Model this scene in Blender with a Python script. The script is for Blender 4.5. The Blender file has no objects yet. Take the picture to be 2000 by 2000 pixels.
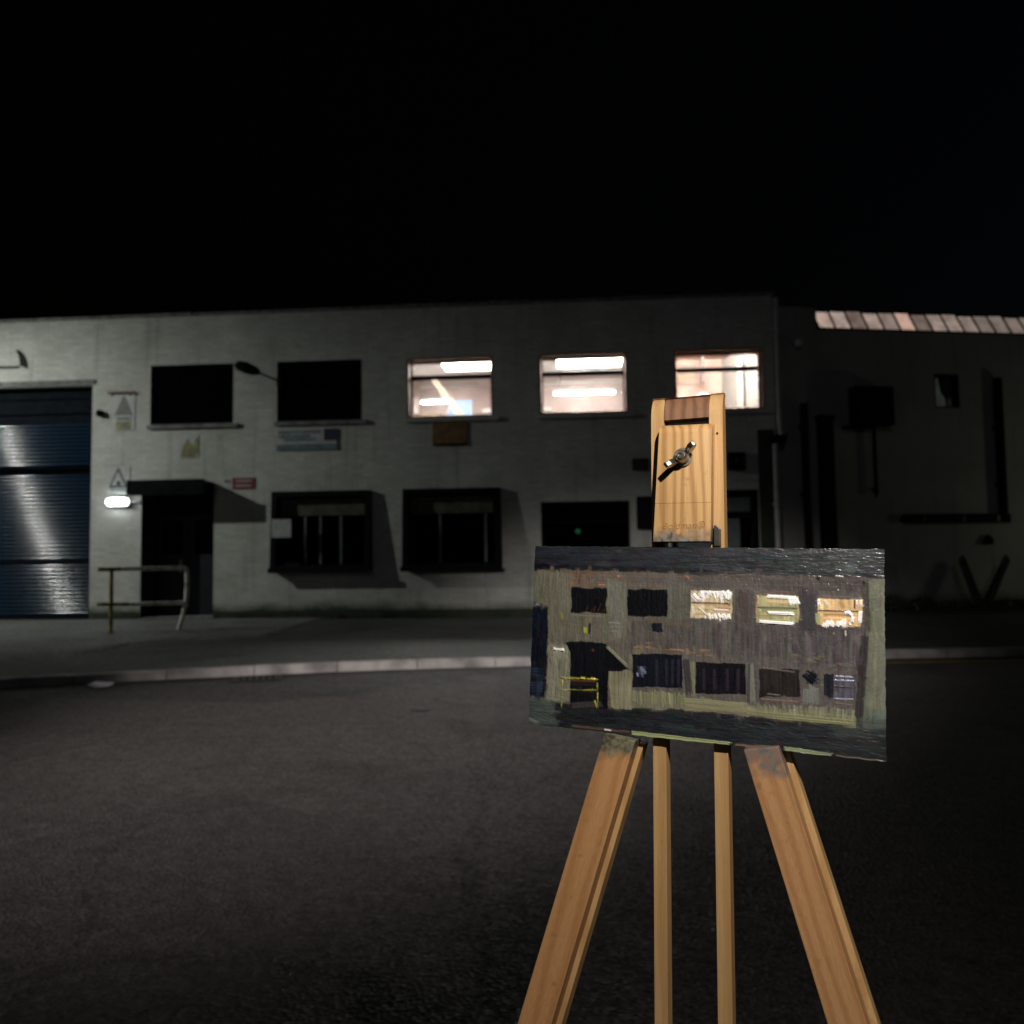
import bpy, bmesh, math, random
import numpy as np
from mathutils import Vector, Matrix

R = math.radians
sc = bpy.context.scene
COL = sc.collection

# ------------------------------------------------------------------ camera
cam_d = bpy.data.cameras.new('camera')
cam = bpy.data.objects.new('camera', cam_d); COL.objects.link(cam)
CAM_Z = 1.25
cam.matrix_world = (Matrix.Translation((0, 0, CAM_Z)) @ Matrix.Rotation(R(90 + 3.42), 4, 'X')
                    @ Matrix.Rotation(R(-0.782), 4, 'Z'))
cam_d.sensor_width = 36.0
cam_d.lens = 36.0 * 1603.2 / 2000.0
cam_d.clip_start = 0.02; cam_d.clip_end = 600
cam_d.dof.use_dof = True
cam_d.dof.focus_distance = 0.66
cam_d.dof.aperture_fstop = 9.2
sc.camera = cam

# ------------------------------------------------------------------ night sky, weak moonlight added as wall fill, exposure
world = bpy.data.worlds.new('World'); sc.world = world; world.use_nodes = True
wn = world.node_tree.nodes; wl = world.node_tree.links
bg = wn['Background']
sky = wn.new('ShaderNodeTexSky'); sky.sky_type = 'NISHITA'; sky.sun_disc = False
sky.sun_elevation = R(-5); sky.sun_rotation = R(105)
wl.new(sky.outputs['Color'], bg.inputs['Color'])
bg.inputs['Strength'].default_value = 0.12
wall_fill = bpy.data.lights.new('sun', 'SUN'); wall_fill.energy = 0.03; wall_fill.angle = R(0.5); wall_fill.color = (0.8, 0.9, 1.0)
mo = bpy.data.objects.new('sun', wall_fill); COL.objects.link(mo)
mo.rotation_euler = (R(72), 0, R(-12))
vs = sc.view_settings
vs.view_transform = 'Standard'; vs.look = 'None'; vs.exposure = 0; vs.gamma = 1; vs.use_curve_mapping = False
sc.cycles.use_denoising = True
sc.cycles.max_bounces = 8
sc.cycles.diffuse_bounces = 4
sc.cycles.transparent_max_bounces = 12
sc.cycles.sample_clamp_indirect = 4.0
sc.cycles.caustics_reflective = False; sc.cycles.caustics_refractive = False

# the lane of the wall: s runs along the facade, out towards the street
PSI = R(4.104); WALL0 = Vector((0, 17, 0))
WT = Vector((math.cos(PSI), -math.sin(PSI), 0)); WN = Vector((-math.sin(PSI), -math.cos(PSI), 0))
def on_wall(s, out, z): return WALL0 + WT * s + WN * out + Vector((0, 0, z))
PH = R(8.3); SIDE0 = Vector((5.5, 16.75, 0))
ST = Vector((math.cos(PH), math.sin(PH), 0)); SN = Vector((math.sin(PH), -math.cos(PH), 0))
def on_side(s, out, z): return SIDE0 + ST * s + SN * out + Vector((0, 0, z))

def lamp(name, kind, loc, energy, color, target=None, **kw):
    d = bpy.data.lights.new(name, kind); d.energy = energy; d.color = color
    for k, v in kw.items(): setattr(d, k, v)
    o = bpy.data.objects.new(name, d); COL.objects.link(o); o.location = loc
    if target is not None:
        o.rotation_euler = (Vector(target) - Vector(loc)).to_track_quat('-Z', 'Y').to_euler()
    return o
# yard floodlight on the same wall, just beyond the left edge of the picture (throws the canopy shadow)
lamp('yard_floodlight', 'SPOT', on_wall(-14.9, 4.2, 7.1), 1800, (0.95, 1.0, 0.945), on_wall(-8.6, 0.3, 0.0),
     spot_size=R(104), spot_blend=1.0, shadow_soft_size=0.10)
# street lamp behind the photographer, beam on the carriageway
lamp('street_lamp_light', 'SPOT', (-6.0, -6.0, 7.0), 8600, (1.0, 0.93, 0.90), (-0.15, 8.7, 0.0),
     spot_size=R(30), spot_blend=1.0, shadow_soft_size=0.12)

# yellowish yard lamp of the workshop, beyond the right edge of the picture
lamp('workshop_yard_lamp', 'POINT', on_side(8.6, 2.6, 1.7), 28, (0.90, 1.0, 0.66), shadow_soft_size=0.15)

# ------------------------------------------------------------------ easel pose (used by its work lamp too)
EYAW = R(24.095); ELEAN = R(4.027)
EE = Vector((math.cos(EYAW), -math.sin(EYAW), 0))
EB = Vector((math.sin(EYAW), math.cos(EYAW), 0))
EU = Vector((0, 0, 1)) * math.cos(ELEAN) + EB * math.sin(ELEAN)
EN = EE.cross(EU)
EO = Vector((0.14382, 0.66284, CAM_Z - 0.06747))
def on_easel(a, b, n): return EO + EE * a + EU * b + EN * n
# painter's head torch
lamp('head_torch', 'SPOT', on_easel(0.24, 0.42, 0.46), 20, (1.0, 0.92, 0.82), on_easel(0.0, 0.03, 0.0),
     spot_size=R(75), spot_blend=0.6, shadow_soft_size=0.008)

# ------------------------------------------------------------------ mesh helpers
class MB:
    def __init__(s): s.v = []; s.f = []
    def add(s, vs, fs):
        k = len(s.v); s.v += [tuple(p) for p in vs]; s.f += [tuple(i + k for i in f) for f in fs]
    def box(s, x0, x1, y0, y1, z0, z1):
        s.add([(x0,y0,z0),(x1,y0,z0),(x1,y1,z0),(x0,y1,z0),(x0,y0,z1),(x1,y0,z1),(x1,y1,z1),(x0,y1,z1)],
              [(0,3,2,1),(4,5,6,7),(0,1,5,4),(1,2,6,5),(2,3,7,6),(3,0,4,7)]); return s
    def tube(s, pts, r, n=10, caps=True):
        pts = [Vector(p) for p in pts]; rs = r if isinstance(r, (list, tuple)) else [r] * len(pts)
        rings = []; ref = None
        for i, p in enumerate(pts):
            d = (pts[min(i+1, len(pts)-1)] - pts[max(i-1, 0)]).normalized()
            if ref is None: ref = Vector((0,0,1)) if abs(d.z) < .9 else Vector((1,0,0))
            a = d.cross(ref).normalized(); b = d.cross(a).normalized(); ref = a.cross(d) if a.cross(d).length > .1 else ref
            rings.append([p + (a*math.cos(2*math.pi*j/n) + b*math.sin(2*math.pi*j/n))*rs[i] for j in range(n)])
        vs = [q for rg in rings for q in rg]; fs = []
        for i in range(len(pts)-1):
            for j in range(n):
                fs.append((i*n+j, i*n+(j+1)%n, (i+1)*n+(j+1)%n, (i+1)*n+j))
        if caps: fs += [tuple(range(n-1,-1,-1)), tuple(range((len(pts)-1)*n, len(pts)*n))]
        s.add(vs, fs); return s
    def prism(s, poly, fn0, fn1):
        """poly of 2-D points, fn0/fn1 map a point to the two end faces"""
        n = len(poly); vs = [fn0(p) for p in poly] + [fn1(p) for p in poly]
        s.add(vs, [tuple(range(n-1,-1,-1)), tuple(range(n, 2*n))] + [(i,(i+1)%n,n+(i+1)%n,n+i) for i in range(n)]); return s
    def lathe(s, prof, axis='Y', n=24, c=(0,0,0)):
        vs=[]; m=len(prof)
        for r, h in prof:
            for j in range(n):
                t=2*math.pi*j/n; x=r*math.cos(t); y=r*math.sin(t)
                p = (x,h,y) if axis=='Y' else (x,y,h)
                vs.append((p[0]+c[0],p[1]+c[1],p[2]+c[2]))
        fs=[(i*n+j,i*n+(j+1)%n,(i+1)*n+(j+1)%n,(i+1)*n+j) for i in range(m-1) for j in range(n)]
        fs += [tuple(range(n-1,-1,-1)), tuple(range((m-1)*n, m*n))]
        s.add(vs,fs); return s
    def mesh(s, name, mat, smooth=False, bevel=0.0, segs=2):
        me = bpy.data.meshes.new(name); me.from_pydata(s.v, [], s.f)
        bm = bmesh.new(); bm.from_mesh(me)
        bmesh.ops.recalc_face_normals(bm, faces=bm.faces)
        if bevel > 0:
            es = [e for e in bm.edges if len(e.link_faces) == 2 and e.calc_face_angle(0) > 0.5]
            bmesh.ops.bevel(bm, geom=es, offset=bevel, segments=segs, profile=0.6, affect='EDGES', clamp_overlap=True)
        bm.to_mesh(me); bm.free()
        if smooth:
            for p in me.polygons: p.use_smooth = True
            try: me.set_sharp_from_angle(angle=R(40))
            except Exception: pass
        me.materials.append(mat); return me
    def build(s, name, mat, parent=None, loc=None, rz=None, smooth=False, bevel=0.0, segs=2):
        return link(name, s.mesh(name, mat, smooth, bevel, segs), parent, loc, rz)
def link(name, me, parent=None, loc=None, rz=None):
    o = bpy.data.objects.new(name, me); COL.objects.link(o)
    if parent is not None: o.parent = parent
    if loc is not None: o.location = loc
    if rz is not None: o.rotation_euler = (0, 0, rz)
    return o
def empty(name, loc=(0,0,0), rz=0):
    o = bpy.data.objects.new(name, None); COL.objects.link(o); o.location = loc; o.rotation_euler = (0,0,rz)
    o.empty_display_size = 0.1; return o
def tag(o, label=None, cat=None, group=None, kind=None):
    if label: o['label'] = label
    if cat: o['category'] = cat
    if group: o['group'] = group
    if kind: o['kind'] = kind
    return o

# ------------------------------------------------------------------ materials
def nt(name):
    m = bpy.data.materials.new(name); m.use_nodes = True
    n = m.node_tree.nodes; return m, n, m.node_tree.links, n['Principled BSDF']
def plain(name, c, rough=0.6, metal=0.0, var=0.15, scale=6.0, bump=0.0, bscale=60.0, c2=None, spec=0.5, stretch=(1,1,1), contrast=(0.35,0.65)):
    m, n, l, b = nt(name)
    b.inputs['Roughness'].default_value = rough; b.inputs['Metallic'].default_value = metal
    b.inputs['Specular IOR Level'].default_value = spec
    tc = n.new('ShaderNodeTexCoord'); mp = n.new('ShaderNodeMapping'); mp.inputs['Scale'].default_value = stretch
    l.new(tc.outputs['Object'], mp.inputs['Vector'])
    nz = n.new('ShaderNodeTexNoise'); nz.inputs['Scale'].default_value = scale; nz.inputs['Detail'].default_value = 6
    l.new(mp.outputs['Vector'], nz.inputs['Vector'])
    cr = n.new('ShaderNodeValToRGB')
    c2 = c2 or tuple(x * (1 - var) for x in c); c1 = c if c2 != c else c
    hi = tuple(min(1, x * (1 + var*.6)) for x in c1)
    cr.color_ramp.elements[0].position = contrast[0]; cr.color_ramp.elements[0].color = (*c2, 1)
    cr.color_ramp.elements[1].position = contrast[1]; cr.color_ramp.elements[1].color = (*hi, 1)
    l.new(nz.outputs['Fac'], cr.inputs['Fac']); l.new(cr.outputs['Color'], b.inputs['Base Color'])
    if bump > 0:
        n2 = n.new('ShaderNodeTexNoise'); n2.inputs['Scale'].default_value = bscale; n2.inputs['Detail'].default_value = 5
        l.new(mp.outputs['Vector'], n2.inputs['Vector'])
        bp = n.new('ShaderNodeBump'); bp.inputs['Strength'].default_value = bump; bp.inputs['Distance'].default_value = 0.01
        l.new(n2.outputs['Fac'], bp.inputs['Height']); l.new(bp.outputs['Normal'], b.inputs['Normal'])
    return m
def emit(name, c, e):
    m, n, l, b = nt(name); b.inputs['Base Color'].default_value = (*c, 1)
    b.inputs['Emission Color'].default_value = (*c, 1); b.inputs['Emission Strength'].default_value = e
    return m
def wall_mat(name, c, dirt, brick=True):
    m, n, l, b = nt(name); b.inputs['Roughness'].default_value = 0.75
    tc = n.new('ShaderNodeTexCoord')
    # blotches, rain streaks, green base
    nz = n.new('ShaderNodeTexNoise'); nz.inputs['Scale'].default_value = 0.7; nz.inputs['Detail'].default_value = 8; nz.inputs['Roughness'].default_value = 0.65
    l.new(tc.outputs['Object'], nz.inputs['Vector'])
    cr = n.new('ShaderNodeValToRGB'); cr.color_ramp.elements[0].position = 0.3; cr.color_ramp.elements[1].position = 0.7
    cr.color_ramp.elements[0].color = (c[0]*.66, c[1]*.66, c[2]*.62, 1); cr.color_ramp.elements[1].color = (*c, 1)
    l.new(nz.outputs['Fac'], cr.inputs['Fac'])
    mp = n.new('ShaderNodeMapping'); mp.inputs['Scale'].default_value = (3.0, 3.0, 0.25); l.new(tc.outputs['Object'], mp.inputs['Vector'])
    st = n.new('ShaderNodeTexNoise'); st.inputs['Scale'].default_value = 1.6; st.inputs['Detail'].default_value = 5; l.new(mp.outputs['Vector'], st.inputs['Vector'])
    sr = n.new('ShaderNodeValToRGB'); sr.color_ramp.elements[0].position = 0.56; sr.color_ramp.elements[1].position = 0.8
    l.new(st.outputs['Fac'], sr.inputs['Fac'])
    mx = n.new('ShaderNodeMixRGB'); mx.inputs['Color2'].default_value = (*dirt, 1); l.new(cr.outputs['Color'], mx.inputs['Color1'])
    sc_ = n.new('ShaderNodeMath'); sc_.operation = 'MULTIPLY'; sc_.inputs[1].default_value = 0.5
    l.new(sr.outputs['Color'], sc_.inputs[0]); l.new(sc_.outputs[0], mx.inputs['Fac'])
    # algae climbing from the ground in patches
    sp = n.new('ShaderNodeSeparateXYZ'); l.new(tc.outputs['Object'], sp.inputs[0])
    g1 = n.new('ShaderNodeMath'); g1.operation = 'MULTIPLY_ADD'; g1.inputs[1].default_value = -1.5; g1.inputs[2].default_value = 0.62
    l.new(sp.outputs['Z'], g1.inputs[0])
    g2 = n.new('ShaderNodeMath'); g2.operation = 'ADD'; l.new(g1.outputs[0], g2.inputs[0]); l.new(nz.outputs['Fac'], g2.inputs[1])
    gr = n.new('ShaderNodeValToRGB'); gr.color_ramp.elements[0].position = 0.42; gr.color_ramp.elements[1].position = 0.75
    l.new(g2.outputs[0], gr.inputs['Fac'])
    m2 = n.new('ShaderNodeMixRGB'); m2.inputs['Color2'].default_value = (0.05, 0.07, 0.03, 1)
    l.new(mx.outputs['Color'], m2.inputs['Color1']); l.new(gr.outputs['Color'], m2.inputs['Fac'])
    l.new(m2.outputs['Color'], b.inputs['Base Color'])
    bp = n.new('ShaderNodeBump'); bp.inputs['Strength'].default_value = 0.35; bp.inputs['Distance'].default_value = 0.008
    if brick:
        br = n.new('ShaderNodeTexBrick'); br.inputs['Scale'].default_value = 1.0
        br.inputs['Brick Width'].default_value = 0.225; br.inputs['Row Height'].default_value = 0.075; br.inputs['Mortar Size'].default_value = 0.006
        br.inputs['Color1'].default_value = (1,1,1,1); br.inputs['Color2'].default_value = (.9,.9,.9,1); br.inputs['Mortar'].default_value = (0,0,0,1)
        cm = n.new('ShaderNodeCombineXYZ'); l.new(sp.outputs['X'], cm.inputs['X']); l.new(sp.outputs['Z'], cm.inputs['Y'])
        l.new(cm.outputs[0], br.inputs['Vector']); l.new(br.outputs['Color'], bp.inputs['Height'])
        b2 = n.new('ShaderNodeTexBrick'); b2.inputs['Scale'].default_value = 1.0; b2.inputs['Brick Width'].default_value = 0.225; b2.inputs['Row Height'].default_value = 0.075; b2.inputs['Mortar Size'].default_value = 0.008
        b2.inputs['Color1'].default_value = (1,1,1,1); b2.inputs['Color2'].default_value = (.70,.70,.68,1); b2.inputs['Mortar'].default_value = (.62,.62,.6,1); l.new(cm.outputs[0], b2.inputs['Vector'])
        m3 = n.new('ShaderNodeMixRGB'); m3.blend_type = 'MULTIPLY'; m3.inputs['Fac'].default_value = .6; l.new(m2.outputs['Color'], m3.inputs['Color1']); l.new(b2.outputs['Color'], m3.inputs['Color2'])
        fl = n.new('ShaderNodeTexNoise'); fl.inputs['Scale'].default_value = 2.6; fl.inputs['Detail'].default_value = 9; fl.inputs['Roughness'].default_value = .75; l.new(tc.outputs['Object'], fl.inputs['Vector'])
        fr_ = n.new('ShaderNodeValToRGB'); fr_.color_ramp.elements[0].position = .60; fr_.color_ramp.elements[1].position = .70; l.new(fl.outputs['Fac'], fr_.inputs['Fac'])
        m4 = n.new('ShaderNodeMixRGB'); m4.inputs['Color2'].default_value = (c[0]*.5, c[1]*.48, c[2]*.44, 1); l.new(m3.outputs['Color'], m4.inputs['Color1']); l.new(fr_.outputs['Color'], m4.inputs['Fac'])
        l.new(m4.outputs['Color'], b.inputs['Base Color'])
    else:
        l.new(nz.outputs['Fac'], bp.inputs['Height'])
    l.new(bp.outputs['Normal'], b.inputs['Normal'])
    return m
def glass(name, tint=(0.9,0.95,0.93), gloss=0.06):
    m = bpy.data.materials.new(name); m.use_nodes = True; n = m.node_tree.nodes; l = m.node_tree.links; n.clear()
    o = n.new('ShaderNodeOutputMaterial'); mx = n.new('ShaderNodeMixShader')
    t = n.new('ShaderNodeBsdfTransparent'); t.inputs['Color'].default_value = (*tint, 1)
    g = n.new('ShaderNodeBsdfGlossy'); g.inputs['Roughness'].default_value = 0.04
    fr = n.new('ShaderNodeFresnel'); fr.inputs['IOR'].default_value = 1.45
    ad = n.new('ShaderNodeMath'); ad.operation = 'ADD'; ad.inputs[1].default_value = gloss - 0.03; ad.use_clamp = True
    l.new(fr.outputs[0], ad.inputs[0]); l.new(ad.outputs[0], mx.inputs['Fac']); l.new(t.outputs[0], mx.inputs[1]); l.new(g.outputs[0], mx.inputs[2])
    l.new(mx.outputs[0], o.inputs['Surface']); return m
def wood(name, light, dark, scale=1.0, rough=0.5, smear=None, seed=0.0, tilt=0.0):
    """pine: growth bands along local Z, fine grain, knots; smear = (edge z, fade, sign, colours) of old paint"""
    m, n, l, b = nt(name); b.inputs['Roughness'].default_value = rough; b.inputs['Specular IOR Level'].default_value = 0.35
    tc = n.new('ShaderNodeTexCoord'); mp = n.new('ShaderNodeMapping')
    mp.inputs['Location'].default_value = (seed, seed*1.7, seed*.6); mp.inputs['Rotation'].default_value = (0, tilt, 0)
    l.new(tc.outputs['Object'], mp.inputs['Vector'])
    m1 = n.new('ShaderNodeMapping'); m1.inputs['Scale'].default_value = (1, 1, 0.09); l.new(mp.outputs['Vector'], m1.inputs['Vector'])
    wob = n.new('ShaderNodeTexNoise'); wob.inputs['Scale'].default_value = 55*scale; wob.inputs['Detail'].default_value = 2; l.new(m1.outputs['Vector'], wob.inputs['Vector'])
    sp = n.new('ShaderNodeSeparateXYZ'); l.new(mp.outputs['Vector'], sp.inputs[0])
    ma = n.new('ShaderNodeMath'); ma.operation = 'MULTIPLY'; ma.inputs[1].default_value = 760*scale; l.new(sp.outputs['X'], ma.inputs[0])
    my = n.new('ShaderNodeMath'); my.operation = 'MULTIPLY_ADD'; my.inputs[1].default_value = 240*scale; l.new(sp.outputs['Y'], my.inputs[0]); l.new(ma.outputs[0], my.inputs[2])
    mb = n.new('ShaderNodeMath'); mb.operation = 'MULTIPLY_ADD'; mb.inputs[1].default_value = 11.0; l.new(wob.outputs['Fac'], mb.inputs[0]); l.new(my.outputs[0], mb.inputs[2])
    sn = n.new('ShaderNodeMath'); sn.operation = 'SINE'; l.new(mb.outputs[0], sn.inputs[0])
    cr = n.new('ShaderNodeValToRGB'); cr.color_ramp.elements[0].position = 0.30; cr.color_ramp.elements[0].color = (*light, 1)
    cr.color_ramp.elements[1].position = 1.0; cr.color_ramp.elements[1].color = (*dark, 1)
    mr = n.new('ShaderNodeMapRange'); mr.inputs['From Min'].default_value = -1; mr.inputs['From Max'].default_value = 1
    l.new(sn.outputs[0], mr.inputs['Value']); l.new(mr.outputs[0], cr.inputs['Fac'])
    m2 = n.new('ShaderNodeMapping'); m2.inputs['Scale'].default_value = (1, 1, 0.03); l.new(mp.outputs['Vector'], m2.inputs['Vector'])
    fg = n.new('ShaderNodeTexNoise'); fg.inputs['Scale'].default_value = 1500; fg.inputs['Detail'].default_value = 3; l.new(m2.outputs['Vector'], fg.inputs['Vector'])
    gm = n.new('ShaderNodeMixRGB'); gm.blend_type = 'MULTIPLY'; gm.inputs['Fac'].default_value = 0.35
    l.new(cr.outputs['Color'], gm.inputs['Color1'])
    gr = n.new('ShaderNodeValToRGB'); gr.color_ramp.elements[0].position = 0.3; gr.color_ramp.elements[0].color = (.55,.5,.45,1); gr.color_ramp.elements[1].position = .65
    l.new(fg.outputs['Fac'], gr.inputs['Fac']); l.new(gr.outputs['Color'], gm.inputs['Color2'])
    # grubby fingermarks
    dz = n.new('ShaderNodeTexNoise'); dz.inputs['Scale'].default_value = 90; dz.inputs['Detail'].default_value = 7; dz.inputs['Roughness'].default_value = .7
    l.new(mp.outputs['Vector'], dz.inputs['Vector'])
    dr = n.new('ShaderNodeValToRGB'); dr.color_ramp.elements[0].position = 0.6; dr.color_ramp.elements[0].color = (0,0,0,1); dr.color_ramp.elements[1].position = 0.78; dr.color_ramp.elements[1].color = (.55,.55,.55,1)
    l.new(dz.outputs['Fac'], dr.inputs['Fac'])
    dm = n.new('ShaderNodeMixRGB'); dm.inputs['Color2'].default_value = (0.07, 0.045, 0.035, 1); l.new(dr.outputs['Color'], dm.inputs['Fac']); l.new(gm.outputs['Color'], dm.inputs['Color1'])
    last = dm.outputs['Color']
    if smear:
        z0, fade, sign, cols = smear
        so = n.new('ShaderNodeSeparateXYZ'); l.new(tc.outputs['Object'], so.inputs[0])
        a = n.new('ShaderNodeMath'); a.operation = 'MULTIPLY_ADD'; a.inputs[1].default_value = sign/fade; a.inputs[2].default_value = -sign*z0/fade
        l.new(so.outputs['Z'], a.inputs[0])
        nz = n.new('ShaderNodeTexNoise'); nz.inputs['Scale'].default_value = 110; nz.inputs['Detail'].default_value = 6; l.new(tc.outputs['Object'], nz.inputs['Vector'])
        a2 = n.new('ShaderNodeMath'); a2.operation = 'MULTIPLY_ADD'; a2.inputs[1].default_value = 2.2; l.new(nz.outputs['Fac'], a2.inputs[0]); l.new(a.outputs[0], a2.inputs[2])
        rr = n.new('ShaderNodeValToRGB'); rr.color_ramp.elements[0].position = 0.9; rr.color_ramp.elements[1].position = 1.0
        r2 = n.new('ShaderNodeMapRange'); r2.inputs['From Min'].default_value = 0.9; r2.inputs['From Max'].default_value = 1.7
        l.new(a2.outputs[0], r2.inputs['Value'])
        pc = n.new('ShaderNodeTexNoise'); pc.inputs['Scale'].default_value = 170; pc.inputs['Detail'].default_value = 5; l.new(tc.outputs['Object'], pc.inputs['Vector'])
        pr = n.new('ShaderNodeValToRGB'); pr.color_ramp.elements[0].position = 0.36; pr.color_ramp.elements[0].color = (*cols[0],1)
        pr.color_ramp.elements[1].position = 0.62; pr.color_ramp.elements[1].color = (*cols[2],1)
        e = pr.color_ramp.elements.new(0.5); e.color = (*cols[1],1)
        l.new(pc.outputs['Fac'], pr.inputs['Fac'])
        sm = n.new('ShaderNodeMixRGB'); l.new(r2.outputs[0], sm.inputs['Fac']); l.new(last, sm.inputs['Color1']); l.new(pr.outputs['Color'], sm.inputs['Color2'])
        last = sm.outputs['Color']
    l.new(last, b.inputs['Base Color'])
    bp = n.new('ShaderNodeBump'); bp.inputs['Strength'].default_value = 0.25; bp.inputs['Distance'].default_value = 0.0006
    l.new(fg.outputs['Fac'], bp.inputs['Height']); l.new(bp.outputs['Normal'], b.inputs['Normal'])
    return m
def ground_mat(name, c, c2, fine=90, big=0.5, bump=0.5, rough=0.85, crack=0.0):
    m, n, l, b = nt(name); b.inputs['Specular IOR Level'].default_value = 0.35
    tc = n.new('ShaderNodeTexCoord')
    def noise(sc_, det=6, ro=.6, vec=None):
        q = n.new('ShaderNodeTexNoise'); q.inputs['Scale'].default_value = sc_; q.inputs['Detail'].default_value = det; q.inputs['Roughness'].default_value = ro
        l.new(vec or tc.outputs['Object'], q.inputs['Vector']); return q
    def ramp(p0, c0, p1, c1, src):
        q = n.new('ShaderNodeValToRGB'); q.color_ramp.elements[0].position = p0; q.color_ramp.elements[0].color = (*c0,1); q.color_ramp.elements[1].position = p1; q.color_ramp.elements[1].color = (*c1,1)
        l.new(src, q.inputs['Fac']); return q
    def mul(a_, b_, fac):
        q = n.new('ShaderNodeMixRGB'); q.blend_type = 'MULTIPLY'; q.inputs['Fac'].default_value = fac; l.new(a_, q.inputs['Color1']); l.new(b_, q.inputs['Color2']); return q.outputs['Color']
    A = noise(big, 9, .7); col = ramp(.32, c2, .68, c, A.outputs['Fac']).outputs['Color']
    B = n.new('ShaderNodeTexVoronoi'); B.inputs['Scale'].default_value = fine; l.new(tc.outputs['Object'], B.inputs['Vector'])
    sx = n.new('ShaderNodeSeparateColor'); l.new(B.outputs['Color'], sx.inputs[0])
    col = mul(col, ramp(.0, (.35,.35,.35), 1.0, (1.9,1.8,1.75), sx.outputs[0]).outputs['Color'], .55)
    D = noise(9, 5, .7); col = mul(col, ramp(.38, (.6,.6,.6), .6, (1.1,1.1,1.1), D.outputs['Fac']).outputs['Color'], .7)
    S = noise(.9, 3, .5); col = mul(col, ramp(.30, (.45,.44,.43), .42, (1,1,1), S.outputs['Fac']).outputs['Color'], .8)
    hgt_out = B.outputs['Distance']
    if crack:
        P = n.new('ShaderNodeTexVoronoi'); P.inputs['Scale'].default_value = .33; l.new(tc.outputs['Object'], P.inputs['Vector'])
        px = n.new('ShaderNodeSeparateColor'); l.new(P.outputs['Color'], px.inputs[0]); col = mul(col, ramp(.1, (.74,.74,.75), .9, (1.12,1.1,1.08), px.outputs[0]).outputs['Color'], crack)
        W = noise(1.3, 4, .6); va = n.new('ShaderNodeVectorMath'); va.operation = 'MULTIPLY_ADD'; va.inputs[1].default_value = (.55,.55,.55); l.new(W.outputs['Color'], va.inputs[0]); l.new(tc.outputs['Object'], va.inputs[2])
        K = n.new('ShaderNodeTexVoronoi'); K.feature = 'DISTANCE_TO_EDGE'; K.inputs['Scale'].default_value = .55; l.new(va.outputs[0], K.inputs['Vector'])
        col = mul(col, ramp(.004, (.25,.25,.25), .010, (1,1,1), K.outputs['Distance']).outputs['Color'], crack*.4)
    l.new(col, b.inputs['Base Color'])
    rr_ = n.new('ShaderNodeMapRange'); rr_.inputs['To Min'].default_value = rough-.3; rr_.inputs['To Max'].default_value = min(1,rough+.12); l.new(sx.outputs[1], rr_.inputs['Value']); l.new(rr_.outputs[0], b.inputs['Roughness'])
    bp = n.new('ShaderNodeBump'); bp.inputs['Strength'].default_value = bump; bp.inputs['Distance'].default_value = .008
    l.new(hgt_out, bp.inputs['Height']); l.new(bp.outputs['Normal'], b.inputs['Normal'])
    return m

M = {}
M['wall'] = wall_mat('white_painted_brick', (0.68, 0.68, 0.63), (0.17, 0.17, 0.14))
M['side'] = wall_mat('grey_render', (0.40, 0.375, 0.36), (0.10, 0.10, 0.08), brick=False)
M['coping'] = plain('coping_concrete', (0.20, 0.20, 0.19), 0.9, var=.4, bump=.4)
M['plinth'] = plain('bitumen_plinth', (0.030, 0.034, 0.026), 0.9, var=.6, scale=3, bump=.5, c2=(0.02,0.03,0.012))
M['slat'] = plain('blue_shutter_paint', (0.008, 0.025, 0.048), 0.13, var=.25, scale=5, spec=.5)
M['shutter_dark'] = plain('blue_black_shutter_box', (0.005, 0.008, 0.012), 0.9, var=.4, spec=.1)
M['frame'] = plain('black_steel_frame', (0.005, 0.005, 0.006), 0.8, var=.3, spec=.12)
M['reveal'] = plain('warm_lit_reveal', (0.46, 0.31, 0.24), 0.7, var=.25, scale=9)
M['glass'] = glass('window_glass')
M['dirty_glass'] = glass('grimy_window_glass', (0.55, 0.58, 0.55), 0.09)
M['unlit_black'] = plain('unlit_window_black', (0.003,0.003,0.004), 0.04, var=.2, spec=.5)
M['dark'] = plain('dark_room', (0.002, 0.002, 0.003), 0.95, var=.3)
M['room'] = plain('pink_room_plaster', (0.46, 0.36, 0.335), 0.8, var=.22, scale=1.3)
M['room2'] = plain('pink_back_room_plaster', (0.46, 0.30, 0.255), 0.8, var=.3, scale=2.2)
M['ceiling'] = plain('white_room_ceiling', (0.62, 0.58, 0.57), 0.8, var=.12, scale=2)
M['floor_in'] = plain('grey_room_floor', (0.16, 0.14, 0.13), 0.7)
M['tube'] = emit('fluorescent_tube', (1.0, 0.90, 0.86), 330)
M['white_metal'] = plain('white_enamel', (0.7, 0.7, 0.68), 0.4, var=.08)
M['grey_pvc'] = plain('grey_plastic_pipe', (0.42, 0.41, 0.40), 0.5, var=.25, scale=4)
M['black_pipe'] = plain('black_iron_pipe', (0.008, 0.008, 0.009), 0.8, var=.4, scale=10, spec=.15)
M['canopy'] = plain('weathered_canopy_felt', (0.007, 0.008, 0.009), 0.95, var=.5, scale=5, bump=.3, spec=.1)
M['door'] = plain('dark_navy_door', (0.008, 0.010, 0.014), 0.4, var=.3)
M['steel'] = plain('dull_zinc_steel', (0.36, 0.34, 0.31), 0.40, metal=1.0, var=.25, scale=120)
M['washer'] = plain('bright_washer_steel', (0.78, 0.74, 0.66), 0.33, metal=1.0, var=.15, scale=200)
M['dark_metal'] = plain('dark_grey_metal', (0.11, 0.10, 0.095), 0.4, metal=.6, var=.3, scale=80)
M['rail_white'] = plain('flaking_white_rail_paint', (0.85, 0.82, 0.78), 0.4, var=.2, scale=9, c2=(0.40,0.28,0.16), contrast=(.3,.55))
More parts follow.
